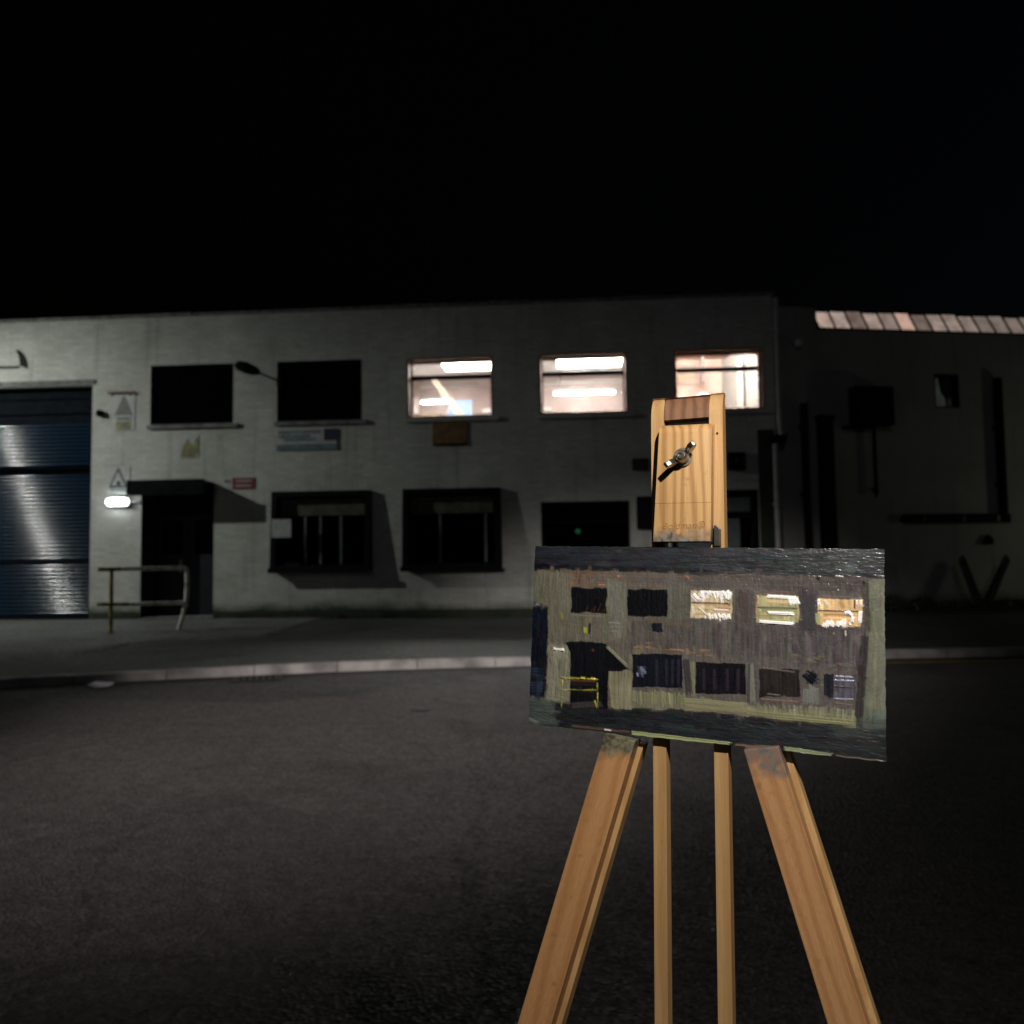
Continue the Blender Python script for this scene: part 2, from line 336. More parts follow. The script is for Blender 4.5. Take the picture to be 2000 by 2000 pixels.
M['rail_yellow'] = plain('worn_yellow_rail_paint', (0.34, 0.27, 0.07), 0.5, var=.5, scale=12, c2=(0.13,0.075,0.03), contrast=(.35,.6))
M['sign_white'] = plain('white_sign_face', (0.47, 0.48, 0.46), 0.45, var=.15, scale=8)
M['sign_yellow'] = plain('faded_yellow_sign', (0.27, 0.25, 0.085), 0.5, var=.4, scale=10)
M['sign_grey'] = plain('faded_black_print', (0.14, 0.15, 0.13), 0.5, var=.4, scale=14)
M['sign_navy'] = plain('navy_print', (0.02, 0.03, 0.06), 0.5, var=.3, scale=12)
M['sign_teal'] = plain('faded_blue_print', (0.15, 0.22, 0.25), 0.5, var=.35, scale=9)
M['sign_red'] = plain('red_sign_face', (0.20, 0.025, 0.03), 0.5, var=.3, scale=10)
M['sign_brown'] = plain('rusty_brown_board', (0.24, 0.13, 0.05), 0.6, var=.4, scale=9)
M['rust'] = plain('rusty_bracket', (0.20, 0.12, 0.09), 0.8, var=.5, scale=20)
M['black'] = plain('black_plastic', (0.006, 0.006, 0.007), 0.8, var=.3, spec=.15)
M['letter'] = plain('black_wall_lettering', (0.006, 0.010, 0.008), 0.9, var=.3)
M['bulkhead'] = emit('bulkhead_diffuser', (0.88, 0.95, 1.0), 22)
M['asphalt'] = ground_mat('road_asphalt', (0.082, 0.076, 0.074), (0.052, 0.048, 0.047), 62, 0.45, .9, crack=1.0)
M['pave'] = ground_mat('pavement_asphalt', (0.092, 0.094, 0.088), (0.052, 0.054, 0.048), 55, 0.6, .6, crack=.8)
M['apron'] = ground_mat('worn_concrete_apron', (0.16, 0.162, 0.152), (0.095, 0.097, 0.09), 30, 0.7, .3)
M['kerb'] = plain('kerb_concrete', (0.37, 0.345, 0.33), 0.9, var=.45, scale=3.2, bump=.3, bscale=90)
M['gutter'] = ground_mat('gutter_shadow', (0.012, 0.011, 0.0105), (0.006, 0.0055, 0.005), 60, 1.2, .5)
M['yellow_line'] = plain('worn_yellow_line', (0.36, 0.30, 0.06), 0.7, var=.5, scale=9)
M['iron'] = plain('cast_iron_drain', (0.02, 0.018, 0.016), 0.6, var=.5, scale=30)
M['paper'] = plain('crumpled_white_paper', (0.72, 0.72, 0.76), 0.6, var=.1)
M['leaf'] = plain('dark_shrub_leaf', (0.030, 0.042, 0.016), 0.6, var=.6, scale=5)
M['stem'] = plain('dark_bark', (0.04, 0.03, 0.02), 0.9, var=.5)
M['weed'] = plain('mossy_weed_green', (0.05, 0.075, 0.022), 0.8, var=.6, scale=4)
M['stake'] = plain('dark_weathered_timber', (0.028, 0.024, 0.02), 0.9, var=.5, scale=12)
M['blind'] = plain('pale_window_blind', (0.36, 0.35, 0.38), 0.8, var=.15)
M['band'] = plain('dull_olive_roller_blind', (0.085, 0.08, 0.055), 0.85, var=.4, scale=5)
M['bar'] = plain('grey_mullion', (0.13, 0.15, 0.15), 0.5, var=.3)
M['green_led'] = emit('green_indicator', (0.05, 0.5, 0.2), 0.35)
M['tan'] = plain('tan_timber_brace', (0.30, 0.22, 0.165), 0.7, var=.2, scale=5)
M['blue_sheet'] = plain('pale_blue_sheet', (0.16, 0.22, 0.36), 0.7, var=.2, scale=4)
M['shelf'] = plain('mauve_grey_locker', (0.22, 0.19, 0.19), 0.7, var=.15)
M['pale'] = plain('pale_door_lining', (0.6, 0.52, 0.48), 0.7, var=.1)

# ------------------------------------------------------------------ ground: road, kerb, pavement
m = MB(); m.add([(-150,-150,0),(150,-150,0),(150,250,0),(-150,250,0)], [(0,1,2,3)])
tag(m.build('road', M['asphalt']), kind='structure')
KERB = [(-40,-22),(-16,1.2),(-12,4.4),(-9,6.55),(-7,7.75),(-5.21,8.60),(-4.41,8.89),(-3.42,9.18),(-2.37,9.45),(-1.22,9.66),(0.16,9.81),(2,9.95),(5,10.05),(12,10.15),(60,10.4)]
def catmull(P, k=6):
    out = []
    for i in range(len(P)-1):
        p0, p1, p2, p3 = [Vector(P[max(0,min(len(P)-1,j))]) for j in (i-1,i,i+1,i+2)]
        for q in range(k):
            t = q/k; out.append(0.5*((2*p1)+(p2-p0)*t+(2*p0-5*p1+4*p2-p3)*t*t+(3*p1-p0-3*p2+p3)*t**3))
    out.append(Vector(P[-1])); return out
KC = catmull(KERB)
def offs(C, d):
    o = []
    for i, p in enumerate(C):
        t = (C[min(i+1,len(C)-1)] - C[max(i-1,0)]).normalized(); o.append(p + Vector((-t.y, t.x))*d)
    return o
def strip(C0, C1, z0, z1):
    n = len(C0); vs = [(p.x,p.y,z0) for p in C0] + [(p.x,p.y,z1) for p in C1]
    return vs, [(i,i+1,n+i+1,n+i) for i in range(n-1)]
KH = 0.10
kb = MB(); c_in = offs(KC,0.155); kb.add(*strip(offs(KC,0.03),c_in,0.03,0.03))
kerb = tag(kb.build('kerb', M['gutter']), kind='structure')
prof = [(0.0,-0.05),(0.012,KH-0.022),(0.022,KH-0.006),(0.04,KH+0.004),(0.15,KH+0.005),(0.152,0.03)]
# walk along the kerb line in 0.91 m stones (only the stretch near the yard; beyond it the strip goes on unbroken)
FINE = catmull(KERB, 60); acc = [0.0]
for p,q in zip(FINE[:-1],FINE[1:]): acc.append(acc[-1]+(q-p).length)
def at_len(d):
    import bisect
    i = min(max(bisect.bisect_left(acc,d),1),len(acc)-1); t=(d-acc[i-1])/max(1e-9,acc[i]-acc[i-1]); return FINE[i-1].lerp(FINE[i],t)
i0 = next(i for i,p in enumerate(FINE) if p.x>-11); i1 = next(i for i,p in enumerate(FINE) if p.x>12)
d = acc[i0]; rk = random.Random(5)
while d < acc[i1]:
    C_ = [at_len(d+.005+(.905)*k/4) for k in range(5)]; dz=rk.uniform(-.004,.004); dd=rk.uniform(-.004,.004)
    m = MB(); n5=5; vs_=[]
    for (o_,z_) in prof:
        for p in offs(C_,o_+dd): vs_.append((p.x,p.y,z_+dz))
    fs_=[(i*n5+j,i*n5+j+1,(i+1)*n5+j+1,(i+1)*n5+j) for i in range(len(prof)-1) for j in range(n5-1)]
    fs_+=[tuple(i*n5 for i in range(len(prof))),tuple(i*n5+4 for i in range(len(prof)-1,-1,-1))]
    m.add(vs_,fs_); m.build('kerbstone', M['kerb'], kerb, smooth=True); d += .915
m = MB(); m.add(*strip(offs(KC,-0.24),offs(KC,0.001),0.004,0.006))  # near-black strip paints the shadow line at the kerb foot
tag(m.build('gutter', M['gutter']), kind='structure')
m = MB(); c0 = offs(KC,0.151); c1 = [Vector((p.x, 60)) for p in c0]; m.add(*strip(c0,c1,KH,KH))
tag(m.build('pavement', M['pave']), kind='structure')
# loading apron in front of the shutter, a low lip on its street side
AP = [(-13.5,10.6),(-7.0,10.35),(-5.78,10.62),(-5.60,11.2),(-5.62,11.9),(-5.1,12.6),(-3.9,13.1),(-3.9,17.15),(-13.5,17.9)]
m = MB(); n_ = len(AP)
inn = [(-13.5,10.85),(-7.0,10.6),(-6.15,10.85),(-5.75,11.3),(-5.70,12.0),(-5.2,12.75),(-4.0,13.25),(-4.0,17.15),(-13.5,17.9)]
m.add([(x,y,KH+.002) for x,y in AP]+[(x,y,KH+.035) for x,y in inn], [tuple(range(n_,2*n_))]+[(i,(i+1)%n_,n_+(i+1)%n_,n_+i) for i in range(n_)])
tag(m.build('loading_apron', M['apron']), kind='structure')
m = MB()
yl0 = [p for p in offs(KC,-0.42) if 0.4 < p.x < 40]; yl1 = [p for p in offs(KC,-0.30) if 0.4 < p.x < 40]
k_ = min(len(yl0),len(yl1)); m.add(*strip(yl0[:k_],yl1[:k_],.008,.008))
tag(m.build('yellow_road_line', M['yellow_line']), kind='structure')

# ------------------------------------------------------------------ main building
B = empty('industrial_building', WALL0, -PSI)
tag(B, 'long white painted two-storey industrial building with five upper windows', 'building')
S0, S1, ZT = -17.0, 5.42, 6.64
UP = [(-7.80 + 2.80*i, -5.96 + 2.80*i, 4.28, 5.58) for i in range(5)]
SHUT = (-13.4, -9.09, 0.10, 5.22); DOOR = (-7.97, -6.37, 0.10, 2.92)
BAY = [(-4.98,-3.06,1.20,2.68),(-2.18,-0.34,1.20,2.68)]
LW = (0.60,2.42,1.22,2.46); RW = (3.25,5.02,1.15,2.64)
OPEN = UP + [SHUT, DOOR] + BAY + [LW, RW]
def wall_with_holes(s0, s1, z0, z1, holes):
    xs = sorted({s0,s1,*[h[0] for h in holes],*[h[1] for h in holes]}); zs = sorted({z0,z1,*[h[2] for h in holes],*[h[3] for h in holes]})
    xs = [x for x in xs if s0 <= x <= s1]; zs = [z for z in zs if z0 <= z <= z1]
    m = MB(); idx = {}
    for i,x in enumerate(xs):
        for j,z in enumerate(zs): idx[i,j] = len(m.v); m.v.append((x,0,z))
    for i in range(len(xs)-1):
        for j in range(len(zs)-1):
            cx=(xs[i]+xs[i+1])/2; cz=(zs[j]+zs[j+1])/2
            if any(h[0]<cx<h[1] and h[2]<cz<h[3] for h in holes): continue
            m.f.append((idx[i,j],idx[i+1,j],idx[i+1,j+1],idx[i,j+1]))
    return m
m = wall_with_holes(S0, S1, 0.0, ZT, OPEN)
m.build('wall', M['wall'], B)
def ring(s0,s1,z0,z1,y0,y1,t):          # four boards lining an opening
    m = MB(); m.box(s0,s0+t,y0,y1,z0,z1); m.box(s1-t,s1,y0,y1,z0,z1); m.box(s0+t,s1-t,y0,y1,z1-t,z1); m.box(s0+t,s1-t,y0,y1,z0,z0+t); return m
m = MB(); m.box(S1-.02,S1,0.004,9,0,ZT-.01); m.build('end_wall', M['wall'], B)
m = MB(); m.box(S0,S1,9,9.2,0,ZT-.01); m.build('rear_wall', M['wall'], B)
m = MB(); m.box(S0,S0+.02,0.004,9,0,ZT-.01); m.build('end_wall', M['wall'], B)
rf = MB().box(S0,S1,0.12,9.2,6.30,6.36).build('roof', M['coping'], B)
rc = random.Random(8); x = S0
while x < S1:
    x2 = min(x+.92, S1+.03); dz = rc.uniform(-.012,.012); dy = rc.uniform(-.012,.012)
    MB().box(x+.006,x2-.006,-.035+dy,.22,ZT+.014+dz,ZT+.075+dz).build('coping_stone', M['coping'], B, bevel=.008); x = x2
MB().box(S0,S1,.004,.2,ZT-.004,ZT+.012).build('coping_bed', M['coping'], B)
# plinth strip with gaps at the doors
for a,b in ((-9.02,-8.02),(-6.32,5.40)):
    m = MB(); m.box(a,b,-0.012,0,0.1,0.27); m.build('plinth', M['plinth'], B)

# rooms behind the glass
def room(s0,s1,d0,d1,z0,z1,mats):
    m=MB(); m.add([(s0,d0,z0),(s0,d1,z0),(s0,d1,z1),(s0,d0,z1)],[(0,1,2,3)]); m.build('interior_wall',mats[0],B)
    m=MB(); m.add([(s1,d0,z0),(s1,d1,z0),(s1,d1,z1),(s1,d0,z1)],[(0,1,2,3)]); m.build('interior_wall',mats[0],B)
    m=MB(); m.add([(s0,d1,z0),(s1,d1,z0),(s1,d1,z1),(s0,d1,z1)],[(0,1,2,3)]); m.build('interior_wall',mats[0],B)
    m=MB(); m.add([(s0,d0,z0),(s1,d0,z0),(s1,d1,z0),(s0,d1,z0)],[(0,1,2,3)]); m.build('interior_floor',mats[2],B)
    m=MB(); m.add([(s0,d0,z1),(s1,d0,z1),(s1,d1,z1),(s0,d1,z1)],[(0,1,2,3)]); m.build('interior_ceiling',mats[1],B)
room(-2.85,2.90,0.01,5.4,3.42,6.05,(M['room'],M['ceiling'],M['floor_in']))
room(2.96,5.38,0.01,2.9,3.42,6.05,(M['room2'],M['room2'],M['floor_in']))
room(-12.0,-2.92,0.01,3.0,3.42,6.05,(M['dark'],M['dark'],M['dark']))
room(-5.3,5.35,0.32,2.6,0.12,3.30,(M['dark'],M['dark'],M['dark']))

# upper windows
win_up = []
def upper_window(i, s0, s1, z0, z1, lit):
    w = ring(s0-.03,s1+.03,z0-.03,z1+.03,0.002,0.40,0.075 if lit else .06).build('window', M['reveal'] if lit else M['frame'], B)  # brown of lit reveals carries the room's warm light; unlit ones are black
    y0,y1 = 0.28,0.32; t=.03; a,b,c,d = s0+.05,s1-.05,z0+.05,z1-.05; tr = z1-.05-(z1-z0)*0.26
    m = MB(); m.box(a,a+t,y0,y1,c,d); m.box(b-t,b,y0,y1,c,d); m.box(a+t,b-t,y0,y1,d-t,d); m.box(a+t,b-t,y0,y1,c,c+t)
    m.build('frame', M['frame'], w)
    m = MB(); m.box(a+t,b-t,y0-.03,y1,tr-.042,tr+.042); m.build('transom', M['frame'], w)
    if not lit:
        MB().box(s0+.03,s1-.03,0.07,0.075,z0+.03,tr-.002).build('pane', M['unlit_black'], w); MB().box(s0+.03,s1-.03,0.07,0.075,tr+.002,z1-.03).build('pane', M['unlit_black'], w)  # black sheets put the dark of the unlit rooms into the panes
    g = M['glass']
    MB().box(a+t,b-t,0.298,0.302,c+t,tr-.042).build('pane', g, w)
    MB().box(a+t,b-t,0.298,0.302,tr+.042,d-t).build('pane', g, w)
    m = MB(); m.box(s0-.05,s1+.12,-0.06,0.0,z0-.09,z0-.006); m.build('sill', M['coping'] if not lit else M['wall'], w, bevel=.006)
for i,u in enumerate(UP): upper_window(i,*u,i>=2)

# interior fittings of the lit rooms (each a thing of its own)
def fluorescent(s, depth, z, length, label, strength_mat, axis='x', tubes=1):
    p = on_wall(s, -depth, z); o = empty('fluorescent_light', p, -PSI)
    tag(o, label, 'ceiling light', 'fluorescent battens in the lit upper rooms')
    MB().box(-length/2-.03,length/2+.03,-.06,.06,.05,.11).build('batten', M['white_metal'], o, bevel=.006)
    for sg in (-1,1): MB().box(sg*(length/2+.012)-.012,sg*(length/2+.012)+.012,-.025,.025,-.02,.05).build('end_cap', M['white_metal'], o)
    MB().tube([(-length/2,0,0.01),(length/2,0,0.01)],.019,10).build('tube', strength_mat, o, smooth=True)
    return o
T2 = emit('fluorescent_tube_deep', (1.0,0.92,0.90), 220)
T3 = emit('opal_light_panel', (1.0,0.91,0.89), 50)
def light_panel(s_, label):
    o = empty('light_panel', on_wall(s_,-1.9,5.99), -PSI); tag(o,label,'ceiling light','opal light panels in the lit upper room')
    ring_ = MB(); ring_.box(-.80,.80,-.96,-.92,-.06,.05); ring_.box(-.80,.80,.92,.96,-.06,.05); ring_.box(-.80,-.76,-.92,.92,-.06,.05); ring_.box(.76,.80,-.92,.92,-.06,.05)
    ring_.build('frame', M['white_metal'], o)
    MB().box(-.758,.758,-.918,.918,-.05,.0).build('diffuser', T3, o)
light_panel(-1.0,'wide white light panel glowing in the top pane of the leftmost lit window')
light_panel(1.72,'wide white light panel glowing in the top pane of the middle lit window')
fluorescent(1.62,4.3,5.58,1.55,'glowing fluorescent tube across the lower pane of the middle lit window',T2)
fluorescent(-2.25,4.3,5.45,0.8,'short bright fluorescent batten at the left inside the leftmost lit window',T2)
fluorescent(4.2,0.75,5.86,1.2,'white batten on the ceiling just inside the lit window beside the downpipe',emit('fluorescent_tube_back',(1.0,0.88,0.83),1350))
o = MB().prism([(-.16,-.1),(.0,-.1),(1.35,-1.95),(1.15,-1.95)], lambda p:(p[0],-.06,p[1]), lambda p:(p[0],.06,p[1])).build('roof_brace', M['tan'], None, on_wall(-1.95,-2.6,5.75), -PSI)
tag(o,'pale tan diagonal roof brace behind the leftmost lit window','brace')
o = MB().box(-.3,.3,-.02,.02,0,1.25).build('blue_sheet', M['blue_sheet'], None, on_wall(-1.55,-3.6,4.1), -PSI); tag(o,'pale blue sheet hanging behind the brace in the leftmost lit window','sheet')
e = empty('storage_locker', on_wall(-0.15,-4.6,3.44), -PSI); tag(e,'mauve grey storage locker with pale top inside the leftmost lit window','locker')
MB().box(-.85,.85,-.3,.3,0,1.72).build('body', M['shelf'], e, bevel=.01); MB().box(-.9,.9,-.34,.3,1.722,1.80).build('top', M['pale'], e)
e = empty('storage_cupboard', on_wall(-2.45,-3.9,3.44), -PSI); tag(e,'beige cupboard in the lower left corner of the leftmost lit window','cupboard')
MB().box(-.35,.35,-.25,.25,0,1.62).build('body', M['tan'], e, bevel=.01); MB().box(-.005,.005,-.256,-.25,.1,1.55).build('door_gap', M['frame'], e)
e = empty('wall_shelf', on_wall(1.5,-5.2,4.55), -PSI); tag(e,'long pale wall shelf behind the tube in the middle lit window','shelf')
MB().box(-1.2,1.2,-.2,.2,0,.06).build('board', M['pale'], e); 
for x in (-.9,0,.9): MB().box(x-.02,x+.02,-.15,.2,-.22,0).build('bracket', M['shelf'], e)
e = empty('hanging_rail', on_wall(1.0,-3.6,5.62), -PSI); tag(e,'thin grey suspended rail above the tube in the middle lit window','rail')
MB().box(-1.1,.9,-.02,.02,0,.03).build('bar', M['shelf'], e); MB().box(-.02,.02,-.02,.02,.03,.42).build('hanger', M['shelf'], e)
e = empty('door_lining', on_wall(5.06,-1.6,3.44), -PSI); tag(e,'pale upright door lining at the right inside the lit window beside the downpipe','door lining')
MB().box(-.05,.05,-.05,.05,0,2.3).build('post', M['pale'], e); MB().box(-.75,.20,-.05,.05,.98,1.18).build('rail', M['pale'], e)
e = empty('wall_fan', on_wall(4.42,-2.75,5.02), -PSI); tag(e,'small round white wall fan inside the lit window beside the downpipe','fan')
MB().lathe([(.17,-.02),(.2,0),(.2,.05),(.15,.06)],'Y',20).build('housing', M['white_metal'], e, smooth=True)
MB().lathe([(.05,-.06),(.06,-.03),(.06,-.022)],'Y',14).build('hub', M['frame'], e, smooth=True)
for k in range(4):
    a=k*math.pi/2+.4; c_,s_=math.cos(a),math.sin(a)
    MB().prism([(.05,-.02),(.14,-.045),(.14,.045),(.05,.02)],lambda p:(p[0]*c_-p[1]*s_,-.03,p[0]*s_+p[1]*c_),lambda p:(p[0]*c_-p[1]*s_,-.025,p[0]*s_+p[1]*c_)).build('blade', M['shelf'], e)
e = MB().box(-.04,.04,-.05,.05,0,.62).build('wall_post', M['shelf'], None, on_wall(4.40,-2.6,5.42), -PSI); tag(e,'short grey upright post behind the top pane of the lit window beside the downpipe','post')
e = empty('notice_board', on_wall(4.02,-2.86,5.45), -PSI); tag(e,'square tan notice board behind the top pane of the lit window beside the downpipe','notice board')
MB().box(-.28,.28,-.01,.01,0,.45).build('board', M['tan'], e); ring(-.29,.29,-.01,.46,-.02,-.011,.03).build('frame', M['shelf'], e)

# ground-floor caged windows: projecting steel surround, mullioned glass, roller blind inside
def bay(s0,s1,z0,z1,bars,k):
    m = MB(); a_,b_,c_,d_ = s0-.10,s1+.10,z0-.10,z1+.10
    for x in (a_,b_-.115): m.prism([(-.004,c_),(-.20,c_),(-.10,d_),(-.004,d_)],lambda p:(x,p[0],p[1]),lambda p:(x+.115,p[0],p[1]))
    m.box(a_+.115,b_-.115,-.105,-.004,d_-.115,d_); m.box(a_+.115,b_-.115,-.20,-.004,c_,c_+.115)
    w = m.build('window', M['frame'], B)
    ring(s0-.03,s1+.03,z0-.03,z1+.03,0.002,0.30,0.06).build('frame', M['frame'], w)
    MB().box(s0+.035,s1-.035,0.12,0.124,z0+.035,z1-.035).build('pane', M['dirty_glass'], w)
    MB().box(s0+.05,s1-.05,0.055,0.09,z1-.42,z1-.05).build('blind_box', M['band'], w, bevel=.01)
    for f in bars:
        x = s0+(s1-s0)*f; MB().box(x-.022,x+.022,0.07,0.115,z0+.04,z1-.425).build('mullion', M['bar'], w)
    MB().box(s0-.13,s1+.13,-0.235,-.203,z0-.135,z0-.03).build('sill', M['frame'], w, bevel=.008)
bay(*BAY[0],(.30,.47,.70),0); bay(*BAY[1],(.36,.88),1)
ow = ring(LW[0]-.03,LW[1]+.03,LW[2]-.03,LW[3]+.03,0.002,0.2,.08).build('window', M['frame'], B)
MB().box(LW[0]+.055,LW[1]-.055,.12,.124,LW[2]+.055,LW[3]-.055).build('pane', M['dirty_glass'], ow)
MB().box(LW[0]+.055,LW[1]-.055,.10,.14,2.02,2.06).build('transom', M['frame'], ow)
ow = ring(RW[0]-.03,RW[1]+.03,RW[2]-.03,RW[3]+.03,0.002,0.2,.13).build('window', M['frame'], B)
MB().box(RW[0]+.105,RW[1]-.105,.12,.124,RW[2]+.105,RW[3]-.105).build('pane', M['glass'], ow)
MB().box(RW[0]+.105,RW[1]-.105,.09,.14,2.08,2.2).build('transom', M['frame'], ow)
MB().box(RW[0]+.12,RW[1]-.13,.17,.18,2.205,2.5).build('blind', M['blind'], ow)
MB().box(RW[0]+.12,RW[1]-.35,.17,.18,1.3,2.075).build('blind', M['blind'], ow)
led = MB().lathe([(.03,-.02),(.055,0),(.055,.02)],'Y',14).build('indicator_light', M['green_led'], None, on_wall(1.36,-.45,1.86), -PSI, smooth=True)
tag(led,'small glowing green indicator light inside the dark ground floor window left of the easel','indicator light')
ps = MB().add([(0,0,0)],[]) if False else None
sh = MB().box(-.20,.22,-.004,.004,-.19,.19).build('paper_notice', M['sign_white'], None, on_wall(-4.84,.19,2.0), -PSI)
tag(sh,'pale blank notice fixed at the left edge of the first caged window','notice')

# entrance: recess, door, canopy
dr = MB(); s0,s1,z0,z1 = DOOR
dr.box(s0-.05,s0,.0051,.75,z0,z1); dr.box(s1,s1+.05,.0051,.75,z0,z1); dr.box(s0,s1,.0051,.75,z1,z1+.05)
dr.build('door_recess', M['plinth'], B)
d_ = MB().box(s0+.06,s1-.06,.62,.67,z0+.02,2.45).build('door', M['door'], B, bevel=.01)
MB().box(s0+.74,s0+.76,.612,.619,z0+.05,2.42).build('leaf_gap', M['black'], d_)
MB().box(s0+.55,s0+.62,.595,.618,1.10,1.38).build('handle', M['steel'], d_, bevel=.006)
MB().box(s0+.15,s0+.62,.612,.6185,1.5,2.25).build('pane', M['dirty_glass'], d_)
MB().box(s0+.9,s0+1.36,.612,.6185,1.5,2.25).build('pane', M['dirty_glass'], d_)
MB().box(s0,s1,.6,.70,2.46,z1).build('fanlight', M['door'], B)
MB().box(s0,s1,.02,.74,.1,.16).build('door_step', M['coping'], B)
cp = MB(); c0,c1 = -8.02,-6.38
cp.box(c0,c1,-.48,-.001,2.78,3.02)
cp.build('canopy', M['canopy'], B, bevel=.006)
MB().box(c0-.015,c1+.015,-.497,-.483,2.72,3.045).build('canopy_fascia', M['canopy'], B)

# roller shutter, lath by lath
s0,s1,z0,z1 = SHUT
m = MB(); m.box(s0,s0+.02,.006,.5,z0,z1); m.box(s1-.02,s1,.006,.5,z0,z1); m.box(s0+.02,s1-.02,.006,.5,z1-.02,z1); m.build('shutter_recess', M['wall'], B)
sh = MB().box(s0+.02,s1-.02,.22,.5,4.36,z1-.02).build('roller_shutter', M['shutter_dark'], B)
MB().box(s0+.02,s1-.02,.17,.219,4.62,4.80).build('hood_panel', M['shutter_dark'], sh)
MB().box(s0+.02,s1-.02,.18,.219,4.95,5.1).build('hood_panel', M['shutter_dark'], sh)
for x in (s1-.10,s0+.02): MB().box(x,x+.08,.10,.30,z0,4.36).build('guide_rail', M['shutter_dark'], sh)
P_ = 0.0855; seg = 6; prof = []
for j in range(seg+1):
    t = j/seg; prof.append((-.022*math.sin(math.pi*t)**.8, t*(P_-.020)))
sv = []; sf = []
for x in (s0+.10,s1-.10):
    for y,z in prof: sv.append((x,y,z))
    sv.append((x,.022,P_-.018)); sv.append((x,.022,P_))
n_ = seg+3
sf = [(i,i+1,n_+i+1,n_+i) for i in range(n_-1)]
slm = MB(); slm.add(sv,sf); slat_me = slm.mesh('slat', M['slat'], smooth=True)
z = z0+.12; k = 0
MB().box(s0+.10,s1-.10,.17,.23,z0+.005,z0+.115).build('bottom_rail', M['shutter_dark'], sh, bevel=.01)
rnd = random.Random(4)
while z < 4.34:
    o = link('slat', slat_me, sh, (0, .21 + rnd.uniform(-.0015,.0015), z))
    o.rotation_euler = (rnd.uniform(-.015,.015), 0, 0)
    z += P_; k += 1
MB().box(s0+.10,s1-.10,.165,.20,1.34,1.40).build('lock_bar', M['shutter_dark'], sh, bevel=.006)
m = MB(); m.box(s0-.2,s1+.05,-.02,.05,z1-.001+.004,z1+.10); m.build('lintel', M['coping'], B)

# near-black upright strip and boxes at the right end
MB().box(4.98+.06,5.36,-.05,-.001,.28,3.85).build('dark_strip', M['plinth'], B)

# ------------------------------------------------------------------ things fixed to the main wall
def wall_thing(name, s, out, z, label, cat, group=None): return tag(empty(name, on_wall(s,out,z), -PSI), label, cat, group)
# bulkhead lamp
e = wall_thing('bulkhead_lamp', -8.47, 0.02, 2.63, 'glowing white oval bulkhead lamp on the pillar beside the entrance', 'lamp')
def pill(w,h,n=10):
    r=h/2; pts=[]
    for k in range(n+1): a=-math.pi/2+math.pi*k/n; pts.append((w/2-r+r*math.cos(a), r*math.sin(a)))
    for k in range(n+1): a=math.pi/2+math.pi*k/n; pts.append((-w/2+r+r*math.cos(a), r*math.sin(a)))
    return pts
MB().prism(pill(.54,.19), lambda p:(p[0],.02,p[1]), lambda p:(p[0],-.05,p[1])).build('housing', M['white_metal'], e, smooth=True)
MB().prism(pill(.47,.14), lambda p:(p[0],-.0505,p[1]), lambda p:(p[0]*.93,-.11,p[1]*.85)).build('diffuser', M['bulkhead'], e, smooth=True)
MB().box(.26,.47,-.03,.018,-.02,.02).build('conduit', M['white_metal'], e, bevel=.004)
# unlit lamp on an arm
e = wall_thing('swan_arm_lamp', -4.95, 0.0, 5.15, 'unlit black lamp head on a short arm between two dark upper windows', 'lamp')
MB().box(-.05,.05,-.03,-.002,-.10,.10).build('wall_plate', M['black'], e)
MB().tube([(0,-.02,0),(-.10,-.16,.04),(-.32,-.34,.12)],.022,8).build('arm', M['black'], e, smooth=True)
MB().tube([(-.30,-.33,.12),(-.40,-.38,.16),(-.55,-.45,.21),(-.70,-.52,.25),(-.76,-.55,.26)],[.05,.105,.125,.10,.03],12).build('lamp_head', M['black'], e, smooth=True)
# sensor
e = wall_thing('sensor', -8.91, 0.0, 4.56, 'small round black sensor on the wall beside the shutter', 'sensor')
MB().lathe([(.035,0),(.075,-.01),(.08,-.06),(.05,-.11),(.015,-.13)],'Y',16).build('dome', M['black'], e, smooth=True)
# rusty ledge + warning signs
e = wall_thing('rusty_bracket', -8.45, 0.0, 5.01, 'thin rusty bracket on the wall above the upper triangular warning sign', 'bracket')
MB().box(-.29,.29,-.06,-.001,-.025,.02).build('bar', M['rust'], e)
for x in (-.2,.2): MB().box(x-.015,x+.015,-.03,-.001,-.07,-.025).build('clip', M['rust'], e)
def tri(cx,cz,w,h): return [(cx-w/2,cz-h/2),(cx+w/2,cz-h/2),(cx+.02,cz+h/2),(cx-.02,cz+h/2)]
def flat(mb,poly,y0,y1): return mb.prism(poly, lambda p:(p[0],y0,p[1]), lambda p:(p[0],y1,p[1]))
e = wall_thing('warning_sign', -8.37, 0.0, 4.57, 'faded sign with black warning triangle over a yellow panel, beside the shutter top', 'sign')
MB().box(-.25,.23,-.012,-.001,-.40,.40).build('panel', M['sign_white'], e)
flat(MB(),tri(-.02,.15,.42,.42),-.016,-.0125).build('triangle', M['sign_grey'], e)
MB().box(-.17,.14,-.016,-.0125,-.16,-.10).build('text_line', M['sign_grey'], e)
MB().box(-.19,.15,-.016,-.0125,-.38,-.19).build('yellow_panel', M['sign_yellow'], e)
MB().box(-.06,.08,-.019,-.0165,-.33,-.22).build('symbol', M['sign_grey'], e)
e = wall_thing('warning_sign', -8.47, 0.0, 3.13, 'white sign with grey warning triangle just above the glowing bulkhead lamp', 'sign')
MB().box(-.27,.24,-.012,-.001,-.27,.27).build('panel', M['sign_white'], e)
flat(MB(),tri(-.02,.02,.44,.44),-.016,-.0125).build('triangle', M['sign_grey'], e)
flat(MB(),tri(-.02,.0,.26,.26),-.020,-.0165).build('triangle_field', M['sign_white'], e)
MB().lathe([(.05,-.0205),(.05,-.023)],'Y',12,(-.01,0,-.09)).build('symbol', M['sign_navy'], e)
